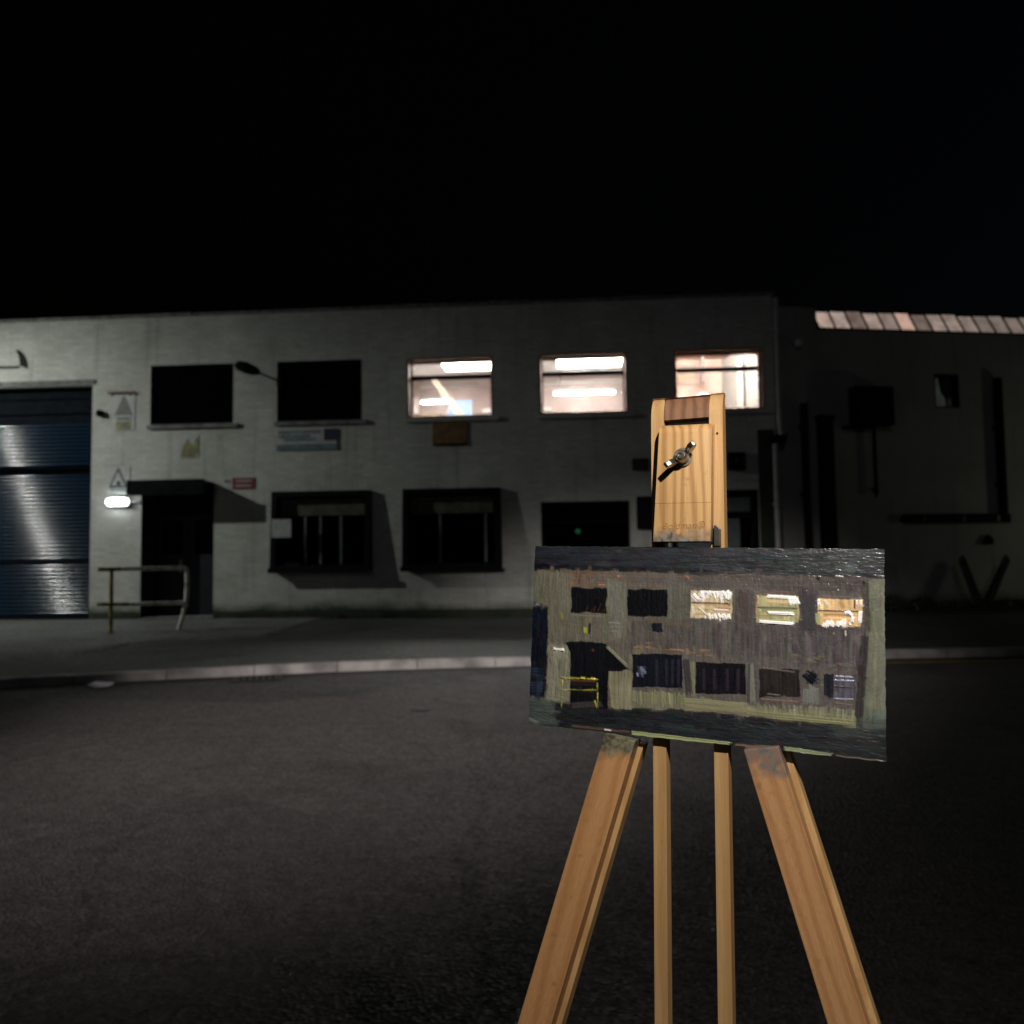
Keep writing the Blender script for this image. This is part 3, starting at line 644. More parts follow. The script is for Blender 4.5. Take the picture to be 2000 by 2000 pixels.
MB().box(-.20,.17,-.016,-.0125,-.26,-.225).build('text_line', M['sign_teal'], e)
e = wall_thing('yellow_notice', -6.92, 0.0, 3.80, 'small faded yellow notice below the leftmost dark upper window', 'notice')
MB().box(-.23,.21,-.010,-.001,-.25,.25).build('panel', M['sign_white'], e)
flat(MB(),[(-.20,-.22),(.12,-.24),(.19,-.16),(.20,.17),(.13,.16),(.12,.03),(.02,.05),(-.01,.15),(-.06,.14),(-.09,.04),(-.12,.04)],-.014,-.0105).build('yellow_print', M['sign_yellow'], e)
for k,zz in enumerate((-.18,-.12,-.06)): MB().box(-.10,.10+.02*k,-.017,-.0145,zz-.012,zz+.012).build('text_line', M['sign_grey'], e)
e = wall_thing('red_sign', -5.84, 0.0, 2.98, 'small red and white sign at the right of the entrance canopy', 'sign')
MB().box(-.34,.37,-.012,-.001,-.125,.125).build('panel', M['sign_white'], e)
MB().box(-.12,.365,-.016,-.0125,-.12,.12).build('red_field', M['sign_red'], e)
for zz in (-.05,.05): MB().box(-.05,.29,-.019,-.0165,zz-.014,zz+.014).build('text_line', M['sign_white'], e)
MB().box(-.30,-.16,-.016,-.0125,.02,.08).build('text_line', M['sign_grey'], e)
e = wall_thing('company_board', -4.35, 0.0, 3.885, 'wide pale blue company board with a dark square logo below a dark window', 'sign')
MB().box(-.66,.66,-.03,-.001,-.225,.225).build('panel', M['sign_white'], e, bevel=.004)
MB().box(-.655,.655,-.034,-.0305,-.22,-.10).build('lower_stripe', M['sign_teal'], e)
MB().box(.38,.655,-.034,-.0305,-.035,.22).build('logo_square', M['sign_navy'], e)
for k,(a,b,zz) in enumerate([(-.62,.30,.16),(-.60,.1,.07),(-.48,.22,.0)]):
    x=a; r_=random.Random(k)
    while x<b:
        w=r_.uniform(.04,.09); MB().box(x,min(x+w,b),-.034,-.0305,zz-.03,zz+.028).build('letter', M['sign_teal'], e); x+=w+.02
e = wall_thing('brown_board', -1.29, 0.0, 3.93, 'plain rusty brown board under the leftmost lit window', 'board')
MB().box(-.36,.36,-.03,-.001,-.24,.24).build('panel', M['sign_brown'], e, bevel=.005)
MB().box(-.36,.36,-.038,-.031,-.24,-.205).build('lower_batten', M['frame'], e)
for x in (-.3,.3): MB().lathe([(.012,-.03),(.012,-.036)],'Y',8,(x,0,.19)).build('screw', M['rust'], e)
# big black letter cut off by the picture edge
e = wall_thing('wall_letter', -10.95, 0.0, 5.83, 'curved end of a large black letter painted high above the shutter', 'lettering')
arc = []
for k in range(13): a=R(-4+ 74*k/12); arc.append((.34*math.cos(a)+.02,.42*math.sin(a)-.2))
arc2=[]
for k in range(13): a=R(70-74*k/12); arc2.append((.17*math.cos(a)-.0,.34*math.sin(a)-.13))
flat(MB(),arc+arc2,-.006,-.001).build('bowl', M['letter'], e)
MB().box(-.5,.17,-.006,-.001,-.215,-.16).build('foot_stroke', M['letter'], e)
# dark boxes to the right
e = wall_thing('meter_box', 2.86, 0.0, 2.2, 'dark rectangular meter box on the wall left of the easel clamp', 'box')
MB().box(-.30,.30,-.14,-.001,-.33,.33).build('body', M['frame'], e, bevel=.01); MB().box(-.26,.26,-.148,-.141,-.29,.29).build('lid', M['black'], e, bevel=.004)
MB().box(.20,.23,-.16,-.149,-.03,.03).build('latch', M['dark_metal'], e)
e = wall_thing('alarm_box', 4.60, 0.0, 3.22, 'small dark alarm box on the wall right of the easel clamp', 'box')
MB().box(-.18,.18,-.10,-.001,-.18,.18).build('body', M['black'], e, bevel=.015); MB().lathe([(.04,-.10),(.03,-.115)],'Y',12).build('lens', M['dark_metal'], e)
e = wall_thing('alarm_box', 2.62, 0.0, 3.2, 'small dim box on the wall left of the easel clamp above the meter box', 'box')
MB().box(-.13,.20,-.06,-.001,-.12,.12).build('body', M['plinth'], e, bevel=.01); MB().box(-.09,.16,-.066,-.061,-.08,.08).build('lid', M['plinth'], e)
# downpipe with hopper
e = wall_thing('downpipe', 5.50, 0.0, 0.1, 'pale grey downpipe with hopper at the right end of the white building', 'downpipe')
MB().tube([(0.0,-.10,3.62),(-.02,-.10,3.75),(-.03,-.10,3.9),(-.03,-.10,6.45)],.055,12).build('upper_pipe', M['grey_pvc'], e, smooth=True)
MB().tube([(-.13,-.10,0.0),(-.13,-.10,3.45)],.055,12).build('lower_pipe', M['grey_pvc'], e, smooth=True)
MB().prism([(-.22,3.45),(.06,3.45),(.10,3.62),(-.24,3.62)],lambda p:(p[0],-.19,p[1]),lambda p:(p[0],-.02,p[1])).build('hopper', M['black_pipe'], e)
for zz in (.8,2.2,4.6,5.8): MB().box(-.21 if zz<3.5 else -.11,-.05 if zz<3.5 else .05,-.06,-.001,zz,zz+.05).build('bracket', M['grey_pvc'], e)

# ------------------------------------------------------------------ handrail by the entrance
e = empty('handrail', (-6.26,14.2,KH+.035), R(32)); tag(e,'bent tubular handrail with flaking white and yellow paint in front of the entrance','handrail')
# local x runs along the rail
L0,L1 = -.60,.60
MB().tube([(L0,0,0),(L0,0,1.06)],.033,10).build('post', M['rail_yellow'], e, smooth=True)
MB().tube([(L1,0,1.03),(L1+.01,0,.80),(L1-.01,.0,.45),(L1-.06,-.02,.25),(L1-.10,-.03,.10)],.037,10).build('post', M['rail_white'], e, smooth=True)
MB().tube([(L1-.095,-.03,.12),(L1-.13,-.03,0)],.036,10).build('post_foot', M['rail_white'], e, smooth=True)
MB().tube([(L0-.21,0,1.07),(L0+.14,0,1.07)],.037,10).build('top_rail', M['rail_yellow'], e, smooth=True)
MB().tube([(L0+.14,0,1.07),(L1-.05,0,1.075),(L1-.01,0,1.06),(L1,0,1.02)],.037,10).build('top_rail', M['rail_white'], e, smooth=True)
MB().tube([(L0-.22,0,.49),(L0+.28,0,.47)],.033,10).build('middle_rail', M['rail_yellow'], e, smooth=True)
MB().tube([(L0+.28,0,.47),(L1,0,.46)],.034,10).build('middle_rail', M['rail_white'], e, smooth=True)
for x in (L0,): MB().lathe([(.07,0),(.07,.012)],'Z',14,(x,0,0)).build('base_plate', M['rust'], e)

# ------------------------------------------------------------------ neighbouring workshop on the right
N = empty('workshop_building', SIDE0, PH); tag(N,'dark grey workshop with a lit sloping glazed strip under its roof','building')
SW = 9.0
m = wall_with_holes(0.0,SW,0.0,6.0,[(3.55,4.12,4.38,5.10)]); m.build('wall', M['side'], N)
MB().box(0,.02,0.004,7,0,6.0).build('end_wall', M['side'], N)
MB().box(.02,SW,.9,1.0,0,6.0).build('inner_wall', M['dark'], N)
# glazed strip: bars, panes, timber sill, flashing
gl = MB().box(.94,SW,-.03,.10,6.0,6.03).build('glazing_sill', M['frame'], N)
A_ = R(58); GL=.50
def slope(x,u,n): return (x, u*math.cos(A_)-n*math.sin(A_), 6.03+u*math.sin(A_)+n*math.cos(A_))
def slab(m,x0,x1,u0,u1,n0,n1): m.add([slope(x0,u0,n0),slope(x1,u0,n0),slope(x1,u1,n0),slope(x0,u1,n0),slope(x0,u0,n1),slope(x1,u0,n1),slope(x1,u1,n1),slope(x0,u1,n1)],[(0,3,2,1),(4,5,6,7),(0,1,5,4),(1,2,6,5),(2,3,7,6),(3,0,4,7)]); return m
pane_cols = [((.62,.46,.38),.50),((.60,.47,.40),.46),((.40,.29,.25),.30),((.60,.45,.38),.46),((.50,.38,.33),.36),((.70,.45,.36),.52),((.42,.31,.27),.30),((.58,.45,.39),.38),((.55,.43,.36),.35),((.54,.42,.36),.34),((.47,.37,.33),.28),((.5,.4,.35),.3),((.45,.35,.3),.3),((.5,.4,.35),.3),((.5,.4,.35),.28)]
def lit_pane(name, c, e):
    m,n,l,b = nt(name); tc=n.new('ShaderNodeTexCoord'); nz=n.new('ShaderNodeTexNoise'); nz.inputs['Scale'].default_value=4.5; nz.inputs['Detail'].default_value=5
    l.new(tc.outputs['Object'],nz.inputs['Vector']); cr=n.new('ShaderNodeValToRGB'); cr.color_ramp.elements[0].position=.35; cr.color_ramp.elements[0].color=(c[0]*.62,c[1]*.60,c[2]*.58,1); cr.color_ramp.elements[1].position=.62; cr.color_ramp.elements[1].color=(*c,1)
    l.new(nz.outputs['Fac'],cr.inputs['Fac']); l.new(cr.outputs['Color'],b.inputs['Base Color']); l.new(cr.outputs['Color'],b.inputs['Emission Color']); b.inputs['Emission Strength'].default_value=e*1.5; b.inputs['Roughness'].default_value=.4
    return m
pw=.372
for k in range(15):
    x0=.96+k*pw
    if x0+pw > SW: break
    c,e_ = pane_cols[k%len(pane_cols)]
    slab(MB(),x0+.017,x0+pw-.017,0.0,GL+.02*((k*7)%3-1),0,.006).build('pane', lit_pane('lit_wired_glass',c,e_), gl)
    slab(MB(),x0-.016,x0+.016,-.01,GL+.01,-.01,.03).build('glazing_bar', M['frame'], gl)
MB().add([(0,0,0)],[]) if False else None
rr = MB(); rr.add([(.0,.30,6.49),(SW,.30,6.49),(SW,7,7.6),(.0,7,7.6)],[(0,1,2,3)]); rr.build('roof', M['canopy'], N)
MB().box(.0,.92,.0,.3,6.0,6.45).build('parapet', M['side'], N)
# small lit window with something leaning behind it
sw = ring(3.55,4.12,4.38,5.10,.006,.16,.03).build('window', M['frame'], N)
MB().box(3.58,4.09,.10,.104,4.41,5.07).build('pane', M['dirty_glass'], sw)
ls = MB(); ls.prism([(3.59,4.42),(3.95,4.42),(3.93,4.60),(3.83,4.75),(3.78,5.0),(3.78,5.06),(3.62,5.06)],lambda p:(p[0],.2,p[1]),lambda p:(p[0],.22,p[1]))
ls.build('back_light', lit_pane('lit_inner_room',(.55,.58,.56),.10), sw)
MB().box(4.0,4.08,.2,.22,4.42,4.62).build('back_light', lit_pane('lit_inner_corner',(.3,.3,.2),.06), sw)
def side_thing(name,s,out,z,label,cat,group=None): return tag(empty(name,on_side(s,out,z),PH),label,cat,group)
e = side_thing('soil_pipe',.53,0,.1,'narrow black vertical pipe on the workshop wall next to the downpipe','pipe')
MB().tube([(0,-.09,0),(0,-.09,4.3)],.075,12).build('pipe', M['black_pipe'], e, smooth=True)
for zz in (1,2.4,3.8): MB().box(-.1,.1,-.06,-.001,zz,zz+.06).build('bracket', M['black_pipe'], e)
e = side_thing('cable_duct',.98,0,.1,'wide black vertical duct on the workshop wall','duct')
MB().box(-.15,.15,-.16,-.001,0,3.95).build('duct', M['black_pipe'], e, bevel=.01); MB().box(-.17,.17,-.18,-.001,3.952,4.06).build('cap', M['black_pipe'], e)
e = side_thing('hanging_sign_box',1.99,0,3.95,'large black box mounted high on the workshop wall','box')
MB().box(-.42,.42,-.30,-.001,0,.80).build('body', M['black'], e, bevel=.01); MB().box(-.38,.38,-.31,-.301,.04,.76).build('face', M['black_pipe'], e)
MB().box(-.60,.02,-.2,-.001,-.05,-.002).build('bracket', M['black_pipe'], e)
e = side_thing('hanging_pipe',2.06,0,2.50,'thin black pipe hanging below the black wall box','pipe')
MB().tube([(0,-.1,0),(.0,-.1,1.40)],.035,10).build('pipe', M['black_pipe'], e, smooth=True); MB().box(-.05,.05,-.1,-.001,.1,.16).build('bracket', M['black_pipe'], e)
e = side_thing('steel_rail',2.60,0,2.01,'long dark horizontal rail with pointed end on the workshop wall','rail')
MB().prism([(0,.0),(.10,.10),(2.5,.10),(2.5,-.09),(.10,-.09)],lambda p:(p[0],-.12,p[1]),lambda p:(p[0],-.001,p[1])).build('bar', M['black_pipe'], e)
for x in (.5,1.4,2.2): MB().box(x-.03,x+.03,-.14,-.121,-.06,.06).build('fixing', M['dark_metal'], e)
e = side_thing('vent_pipe',4.96,0,2.115,'dark vertical vent pipe rising from the horizontal rail on the workshop wall','pipe')
MB().tube([(0,-.1,0),(0,-.1,2.9)],.085,12).build('pipe', M['black_pipe'], e, smooth=True)
for zz in (.6,1.8): MB().box(-.12,.12,-.07,-.001,zz,zz+.05).build('bracket', M['black_pipe'], e)
e = side_thing('wall_camera',.44,0,5.66,'small pale round camera high on the wall right of the downpipe','camera')
MB().lathe([(.03,-.02),(.05,-.06),(.075,-.12),(.07,-.17),(.03,-.2)],'Y',14).build('dome', M['white_metal'], e, smooth=True); MB().box(-.03,.03,-.03,-.001,-.06,.06).build('bracket', M['grey_pvc'], e)
e = side_thing('wall_tap',4.6,0,1.55,'small dark fitting low on the workshop wall right of the painting','fitting')
MB().prism([(-.12,-.08),(.10,-.08),(.08,.04),(.0,.12)],lambda p:(p[0],-.1,p[1]),lambda p:(p[0],-.001,p[1])).build('body', M['black'], e); MB().tube([(0,-.1,0),(0,-.16,-.03)],.02,8).build('spout', M['black'], e)
# leaning stakes in the planting
for nm,(x0,x1,lb) in {'a':(3.98,3.60,'dark timber stake leaning left out of the shrubs'),'b':(4.02,4.58,'dark timber stake leaning right out of the shrubs')}.items():
    p0=on_side(x0,.55,.1); e=tag(empty('leaning_stake',p0,PH),lb,'stake','leaning stakes in the shrubs')
    w=.085; dx=x1-x0
    MB().prism([(-w,0),(w,0),(dx+w*.8,1.02),(dx,1.14),(dx-w*.8,1.02)],lambda p:(p[0],-.05,p[1]),lambda p:(p[0],.05,p[1])).build('post', M['stake'], e, bevel=.01)
# low shrubs
def shrub(s,out,w,h,seed,label):
    r=random.Random(seed); e=tag(empty('low_shrub',on_side(s,out,.1),PH),label,'shrub','low shrubs along the workshop wall')
    m=MB()
    for _ in range(650):
        a=r.uniform(0,2*math.pi); q=r.random()**.5; x=q*w*math.cos(a); y=q*.30*math.sin(a); zz=r.uniform(.0,1)*h*(1-.55*q*q)*(.75+.25*math.sin(5*x+seed))
        d=Vector((r.gauss(0,1),r.gauss(0,1),r.gauss(0,.7))).normalized(); u=d.orthogonal().normalized(); v=d.cross(u); L=r.uniform(.03,.065); W=L*.45; p=Vector((x,y,zz))
        m.add([p-u*L,p+v*W,p+u*L,p-v*W],[(0,1,2,3)])
    m.build('crown',M['leaf'],e)
    for k in range(5):
        a=k*1.3; MB().tube([(0,0,0),(.3*w*math.cos(a),.12*math.sin(a),h*.6)],[.015,.006],5).build('stem',M['stem'],e)
for k,(s,w,h,lb) in enumerate([(1.9,.8,.34,'low dark shrub at the left end of the workshop planting'),(3.0,.75,.42,'low dark shrub left of the leaning stakes'),(4.15,.7,.30,'low dark shrub at the foot of the leaning stakes'),(5.2,.75,.48,'taller dark shrub at the right edge of the planting')]):
    shrub(s,.55,w,h,k+3,lb)
MB_bed = MB().box(.3,6.4,-.95,-.15,.1,.16); tag(MB_bed.build('planting_bed', M['plinth'], None, SIDE0, PH), kind='structure')

# weeds and moss at the foot of the wall
r = random.Random(9); m = MB()
for _ in range(1500):
    s = r.choice([r.uniform(-6.3,5.3), r.gauss(-5.2,.7), r.gauss(-2.2,.5)]); s=max(-6.3,min(5.3,s)); o_ = abs(r.gauss(0,.06))+.02
    h = r.uniform(.03,.13)*(1.6 if r.random()<.1 else 1); p = on_wall(s,o_,KH); a=r.uniform(0,6.28); w=Vector((math.cos(a),math.sin(a),0))*.008; t=Vector((r.gauss(0,.03),r.gauss(0,.03),h))
    m.add([p-w,p+w,p+t],[(0,1,2)])
tag(m.build('wall_foot_weeds', M['weed']), 'mossy weeds growing along the foot of the white wall','weeds',kind='stuff')

# ------------------------------------------------------------------ street bits
def crumple(r0, seed, sx=1, sz=.6):
    bm=bmesh.new(); bmesh.ops.create_icosphere(bm,subdivisions=2,radius=r0); q=random.Random(seed)
    for v in bm.verts: v.co*=q.uniform(.65,1.2); v.co.x*=sx; v.co.z*=sz
    me=bpy.data.meshes.new('litter'); bm.to_mesh(me); bm.free(); me.materials.append(M['paper']); return me
o = link('paper_litter', crumple(.075,3,1.7,.42), None, (-4.27,8.56,.034)); tag(o,'crumpled white paper lying in the gutter below the kerb','litter')
e = empty('drain_grate', (-2.80,9.02,.006), R(14)); tag(e,'iron drain grate set in the gutter by the kerb','drain')
ring(-.26,.26,-.15,.15,0,.012,.03)
fm=MB(); fm.box(-.26,.26,-.17,-.14,0,.012); fm.box(-.26,.26,.14,.17,0,.012); fm.box(-.26,-.23,-.14,.14,0,.012); fm.box(.23,.26,-.14,.14,0,.012); fm.build('frame',M['iron'],e)
for k in range(7): MB().box(-.205+k*.068-.016,-.205+k*.068+.016,-.14,.14,-.002,.010).build('bar',M['iron'],e)
MB().box(-.23,.23,-.14,.14,-.003,-.001+.0022).build('pit',M['black'],e)
e = MB().lathe([(.085,0),(.085,.008),(.06,.011)],'Z',16).build('stopcock_cover',M['iron'],None,(-.80,7.05,.002)); tag(e,'small round iron cover in the middle of the road','cover')

# ------------------------------------------------------------------ the easel
base_b = -(EO.z)/EU.z
rot = Matrix((EE, -EN, EU)).transposed().to_4x4()
E_ = bpy.data.objects.new('field_easel', None); COL.objects.link(E_)
E_.matrix_world = Matrix.Translation(EO + EU*base_b) @ rot
E_.empty_display_size=.1
tag(E_,'light pine field easel with slotted mast and steel wing nut clamp','easel')
def eb(b): return (b/1000.0) - base_b          # easel height in mm about the painting centre -> local z
LT,DK = (0.60,0.345,0.135),(0.40,0.19,0.062)
W_rail = wood('pine_rail',(0.60,0.38,0.175),(0.51,0.30,0.125),.5,.5,seed=.31)
W_clamp = wood('pine_clamp',(0.67,0.42,0.185),(0.47,0.255,0.10),1.0,.5,seed=.12,smear=(eb(90),.013,-1,((.03,.028,.03),(.20,.17,.13),(.26,.25,.25))))
W_block = wood('reddish_block',(0.27,0.14,0.08),(0.17,0.08,0.045),1.0,.6,seed=.5)
W_legs = [wood('pine_leg',(0.56,0.30,0.13),(0.47,0.235,0.095),.7,.5,seed=.7,tilt=R(-16),smear=(eb(-93),.012,1,((.05,.045,.03),(.16,.15,.10),(.22,.20,.14)))),
          wood('pine_leg_stained',(0.52,0.29,0.13),(0.44,0.22,0.095),.7,.5,seed=.9,tilt=R(17),smear=(eb(-97),.018,1,((.13,.12,.11),(.19,.16,.14),(.24,.14,.10))))]
def rail_profile(b0,b1,n0,n1,rad=.014):
    """(n,b) outline with a rolled front top edge"""
    pts=[(n0,eb(b0)),(n1,eb(b0))]; top=eb(b1)
    pts=[(n1,eb(b0)),(n0,eb(b0))]
    for k in range(9):
        a=math.pi/2*k/8; pts.append((n0-rad+rad*math.cos(a), top-rad*1.5+rad*1.5*math.sin(a)))
    for k in range(5):
        a=math.pi/2*k/4; pts.append((n1+.005-.005*math.sin(a), top-.005+.005*math.cos(a)))
    return pts
def plank(name,mat,a0,a1,b0,b1,n0,n1,bevel=.0006,rad=.014):
    m=MB(); pr=rail_profile(b0,b1,n0,n1,rad)
    m.prism(pr,lambda p:(a0/1000,-p[0],p[1]),lambda p:(a1/1000,-p[0],p[1]))
    return m.build(name,mat,E_,smooth=True,bevel=bevel,segs=1)
plank('mast_rail',W_rail,-35.0,-24.2,-640,207.3,-.006,-.020)
plank('mast_rail',W_rail,13.9,25.0,-640,207.3,-.006,-.020)
plank('spacer_block',W_block,-24.15,13.85,185.5,206.9,-.0066,-.0198)
plank('spacer_block',W_block,-24.15,13.85,-640,-420,-.0066,-.0198)
# clamp block: slightly askew, thicker at its foot, rolled top
TL_,TR_,BR_,BL_ = (-24.7,180.5),(18.7,179.0),(16.0,80.9),(-30.6,81.6)
cl=MB(); nseg=9; rows=[]
def edge(t): return (TL_[0]+(BL_[0]-TL_[0])*t, TL_[1]+(BL_[1]-TL_[1])*t),(TR_[0]+(BR_[0]-TR_[0])*t, TR_[1]+(BR_[1]-TR_[1])*t)
prof=[]
for k in range(nseg): a=math.pi/2*k/(nseg-1); prof.append((.12*(1-math.sin(a)) if True else 0, -.006+.012*math.cos(0)*1))
seq=[]
for k in range(nseg):                       # rolled top: t along the face, n off the mast
    a=math.pi/2*(1-k/(nseg-1)); seq.append((.09*(1-math.sin(a)), -.0055+.0115*math.cos(a)))
seq.append((.68,.0066)); seq.append((.682,.0063)); seq.append((1.0,.0066))
front=[]; 
for t,n in seq:
    l_,r_=edge(t); front.append(((l_[0]/1000,-n,eb(l_[1])),(r_[0]/1000,-n,eb(r_[1]))))
back=[]
for t in (1.0,0.0):
    l_,r_=edge(t); back.append(((l_[0]/1000,.0055,eb(l_[1])),(r_[0]/1000,.0055,eb(r_[1]))))
ringv=front+back; vs=[p for pr in ringv for p in pr]; nr=len(ringv)
fs=[(2*i,2*i+1,2*((i+1)%nr)+1,2*((i+1)%nr)) for i in range(nr)]
fs+=[tuple(2*i for i in range(nr)),tuple(2*i+1 for i in range(nr-1,-1,-1))]
cl.add(vs,fs); clamp=cl.build('clamp_block',W_clamp,E_,smooth=True,bevel=.0007,segs=2)
# stamped name on the clamp
fc=bpy.data.curves.new('maker_stamp','FONT'); fc.body='Boldman\u00ae'; fc.size=.0080; fc.shear=.28; fc.extrude=.00012; fc.align_x='CENTER'; fc.resolution_u=3
to=bpy.data.objects.new('tmp_text',fc); COL.objects.link(to)
dg=bpy.context.evaluated_depsgraph_get(); tm=bpy.data.meshes.new_from_object(to.evaluated_get(dg)); bpy.data.objects.remove(to)
tm.name='maker_stamp'; tm.materials.clear(); tm.materials.append(wood('stamped_pine',(0.42,0.22,0.085),(0.30,0.14,0.05),1.0,.5,seed=.2))
st=bpy.data.objects.new('maker_stamp',tm); COL.objects.link(st); st.parent=clamp
st.location=(-.0062,-.00655,eb(91.5)); st.rotation_euler=(R(90),0,0)
MB().lathe([(.0,-.0),(.0009,-.0),(.0009,-.0004)],'Y',10,(.0205,.0058,eb(171))).build('nail_hole',M['black'],E_)
# steel insert at the clamp's foot
MB().prism([(17.5,77.6),(22.4,77.6),(22.4,91.2),(19.6,94.4),(17.5,94.4)],lambda p:(p[0]/1000,.0058,eb(p[1])),lambda p:(p[0]/1000,.0005,eb(p[1]))).build('steel_insert',M['dark_metal'],E_,bevel=.0004)
# bolt, washer, wing nut
CA,CB=-.0050,eb(150.3)
MB().lathe([(.0,-.0069),(.0077,-.0069),(.0077,-.0083),(.0034,-.0084)],'Y',28,(CA,0,CB)).build('washer',M['washer'],E_,smooth=True)
wn_=MB().lathe([(.0056,-.0085),(.0058,-.0105),(.0052,-.0135),(.0046,-.0165),(.0040,-.0172),(.0031,-.0170)],'Y',28,(CA,0,CB)).build('wing_nut',M['steel'],E_,smooth=True)
MB().lathe([(.0030,-.0150),(.0030,-.0192),(.0026,-.0198),(.0015,-.0198),(.0013,-.0185)],'Y',20,(CA,0,CB)).build('bolt_end',M['steel'],E_,smooth=True)
ang=math.atan2(18.2,24.3); ca,sa=math.cos(ang),math.sin(ang)
for sg in (1,-1):
    m=MB(); pl=[(.0040,-.0098),(.0055,-.0150),(.0092,-.0205),(.0128,-.0222),(.0150,-.0212),(.0152,-.0180),(.0128,-.0140),(.0095,-.0105),(.0070,-.0092)]
    def f_(p,w): 
        x=sg*p[0]; return (CA+x*ca-w*sa, p[1], CB+x*sa+w*ca)
    m.prism(pl,lambda p:f_(p,-.0019-.0004),lambda p:f_(p,.0019+.0004)); m.build('wing',M['steel'],wn_,smooth=True,bevel=.0007,segs=2)
# front legs, two leaves each, running to the ground
def leg(name,mat,poly_top,d,n0,n1,length):
    m=MB(); (aL,bL),(aR,bR)=poly_top; dn=.10
    bot=[(aL+d*length*1000,bL-length*1000),(aR+d*length*1000,bR-length*1000)]
    v=[]
    for (a,b),k in (((aL,bL),0),((aR,bR),0),(bot[1],1),(bot[0],1)):
        for n in (n1,n0): v.append((a/1000,-(n+dn*length*k),eb(b)))
    m.add(v,[(1,3,5,7),(0,6,4,2),(0,2,3,1),(2,4,5,3),(4,6,7,5),(6,0,1,7)])
    return m.build(name,mat,E_,bevel=.0009,segs=2)
leg('leg',W_legs[0],((-71.5,-75.0),(-45.6,-78.6)),-.285,-.008,.009,1.07)
leg('leg',W_legs[1],((38.8,-78.8),(64.3,-74.6)),.315,-.008,.009,1.07)
leg('leg_backing',W_rail,((-66.0,-80),(-43.2,-84)),-.285,-.024,-.0085,1.06)
leg('leg_backing',W_rail,((45.0,-84),(70.5,-80)),.315,-.024,-.0085,1.06)
# rear leg and crossbar
m=MB(); v=[]
for (a,b,n) in ((-24,-330,-.036),(13.6,-330,-.036),(13.6,-1120,-.60),(-24,-1120,-.60)):
    for dn in (0,-.022): v.append((a/1000,-(n+dn),eb(b)))
m.add(v,[(1,3,5,7),(0,6,4,2),(0,2,3,1),(2,4,5,3),(4,6,7,5),(6,0,1,7)]); m.build('rear_leg',W_rail,E_,bevel=.001)
MB().box(-.190,.205,-.012,.004,eb(-480),eb(-440)).build('crossbar',W_rail,E_,bevel=.001)

# ------------------------------------------------------------------ the painting on the easel
NX,NY=680,372; PW,PHT=.28,.1534
rg=np.random.default_rng(11)
def vnoise(nx,ny,sx,sy,octs=1):
    out=np.zeros((ny,nx)); amp=1;tot=0
    for o in range(octs):
        gx,gy=max(2,int(sx*2**o)),max(2,int(sy*2**o)); g=rg.random((gy+1,gx+1))
        x=np.linspace(0,gx-1e-6,nx);y=np.linspace(0,gy-1e-6,ny);xi=x.astype(int);yi=y.astype(int);fx=x-xi;fy=y-yi
        fx=fx*fx*(3-2*fx);fy=fy*fy*(3-2*fy)
        a=g[yi][:,xi];b=g[yi][:,xi+1];c=g[yi+1][:,xi];d=g[yi+1][:,xi+1]
        out+=amp*((a*(1-fx)+b*fx)*(1-fy)[:,None]+(c*(1-fx)+d*fx)*fy[:,None]);tot+=amp;amp*=.5
    return out/tot
# homography from the layout sketch (sketch units) to the canvas
src=np.array([(66,62),(1840,88),(1866,1172),(32,978)],float);dst=np.array([(0,0),(NX,0),(NX,NY),(0,NY)],float)
Am=[];bm_=[]
for (x,y),(u,v) in zip(src,dst):
    Am.append([x,y,1,0,0,0,-u*x,-u*y]);bm_.append(u);Am.append([0,0,0,x,y,1,-v*x,-v*y]);bm_.append(v)
Hm=np.append(np.linalg.solve(np.array(Am),np.array(bm_)),1).reshape(3,3)
def cv(x,y):
    p=Hm@np.array([x,y,1.0]);return p[0]/p[2],p[1]/p[2]
def lin(c): c=np.array(c)/255.0; return np.where(c<=.04045,c/12.92,((c+.055)/1.055)**2.4)
canvas=np.zeros((NY,NX,3))+lin((72,70,62)); hgt=np.zeros((NY,NX))
YY,XX=np.mgrid[0:NY,0:NX].astype(float)
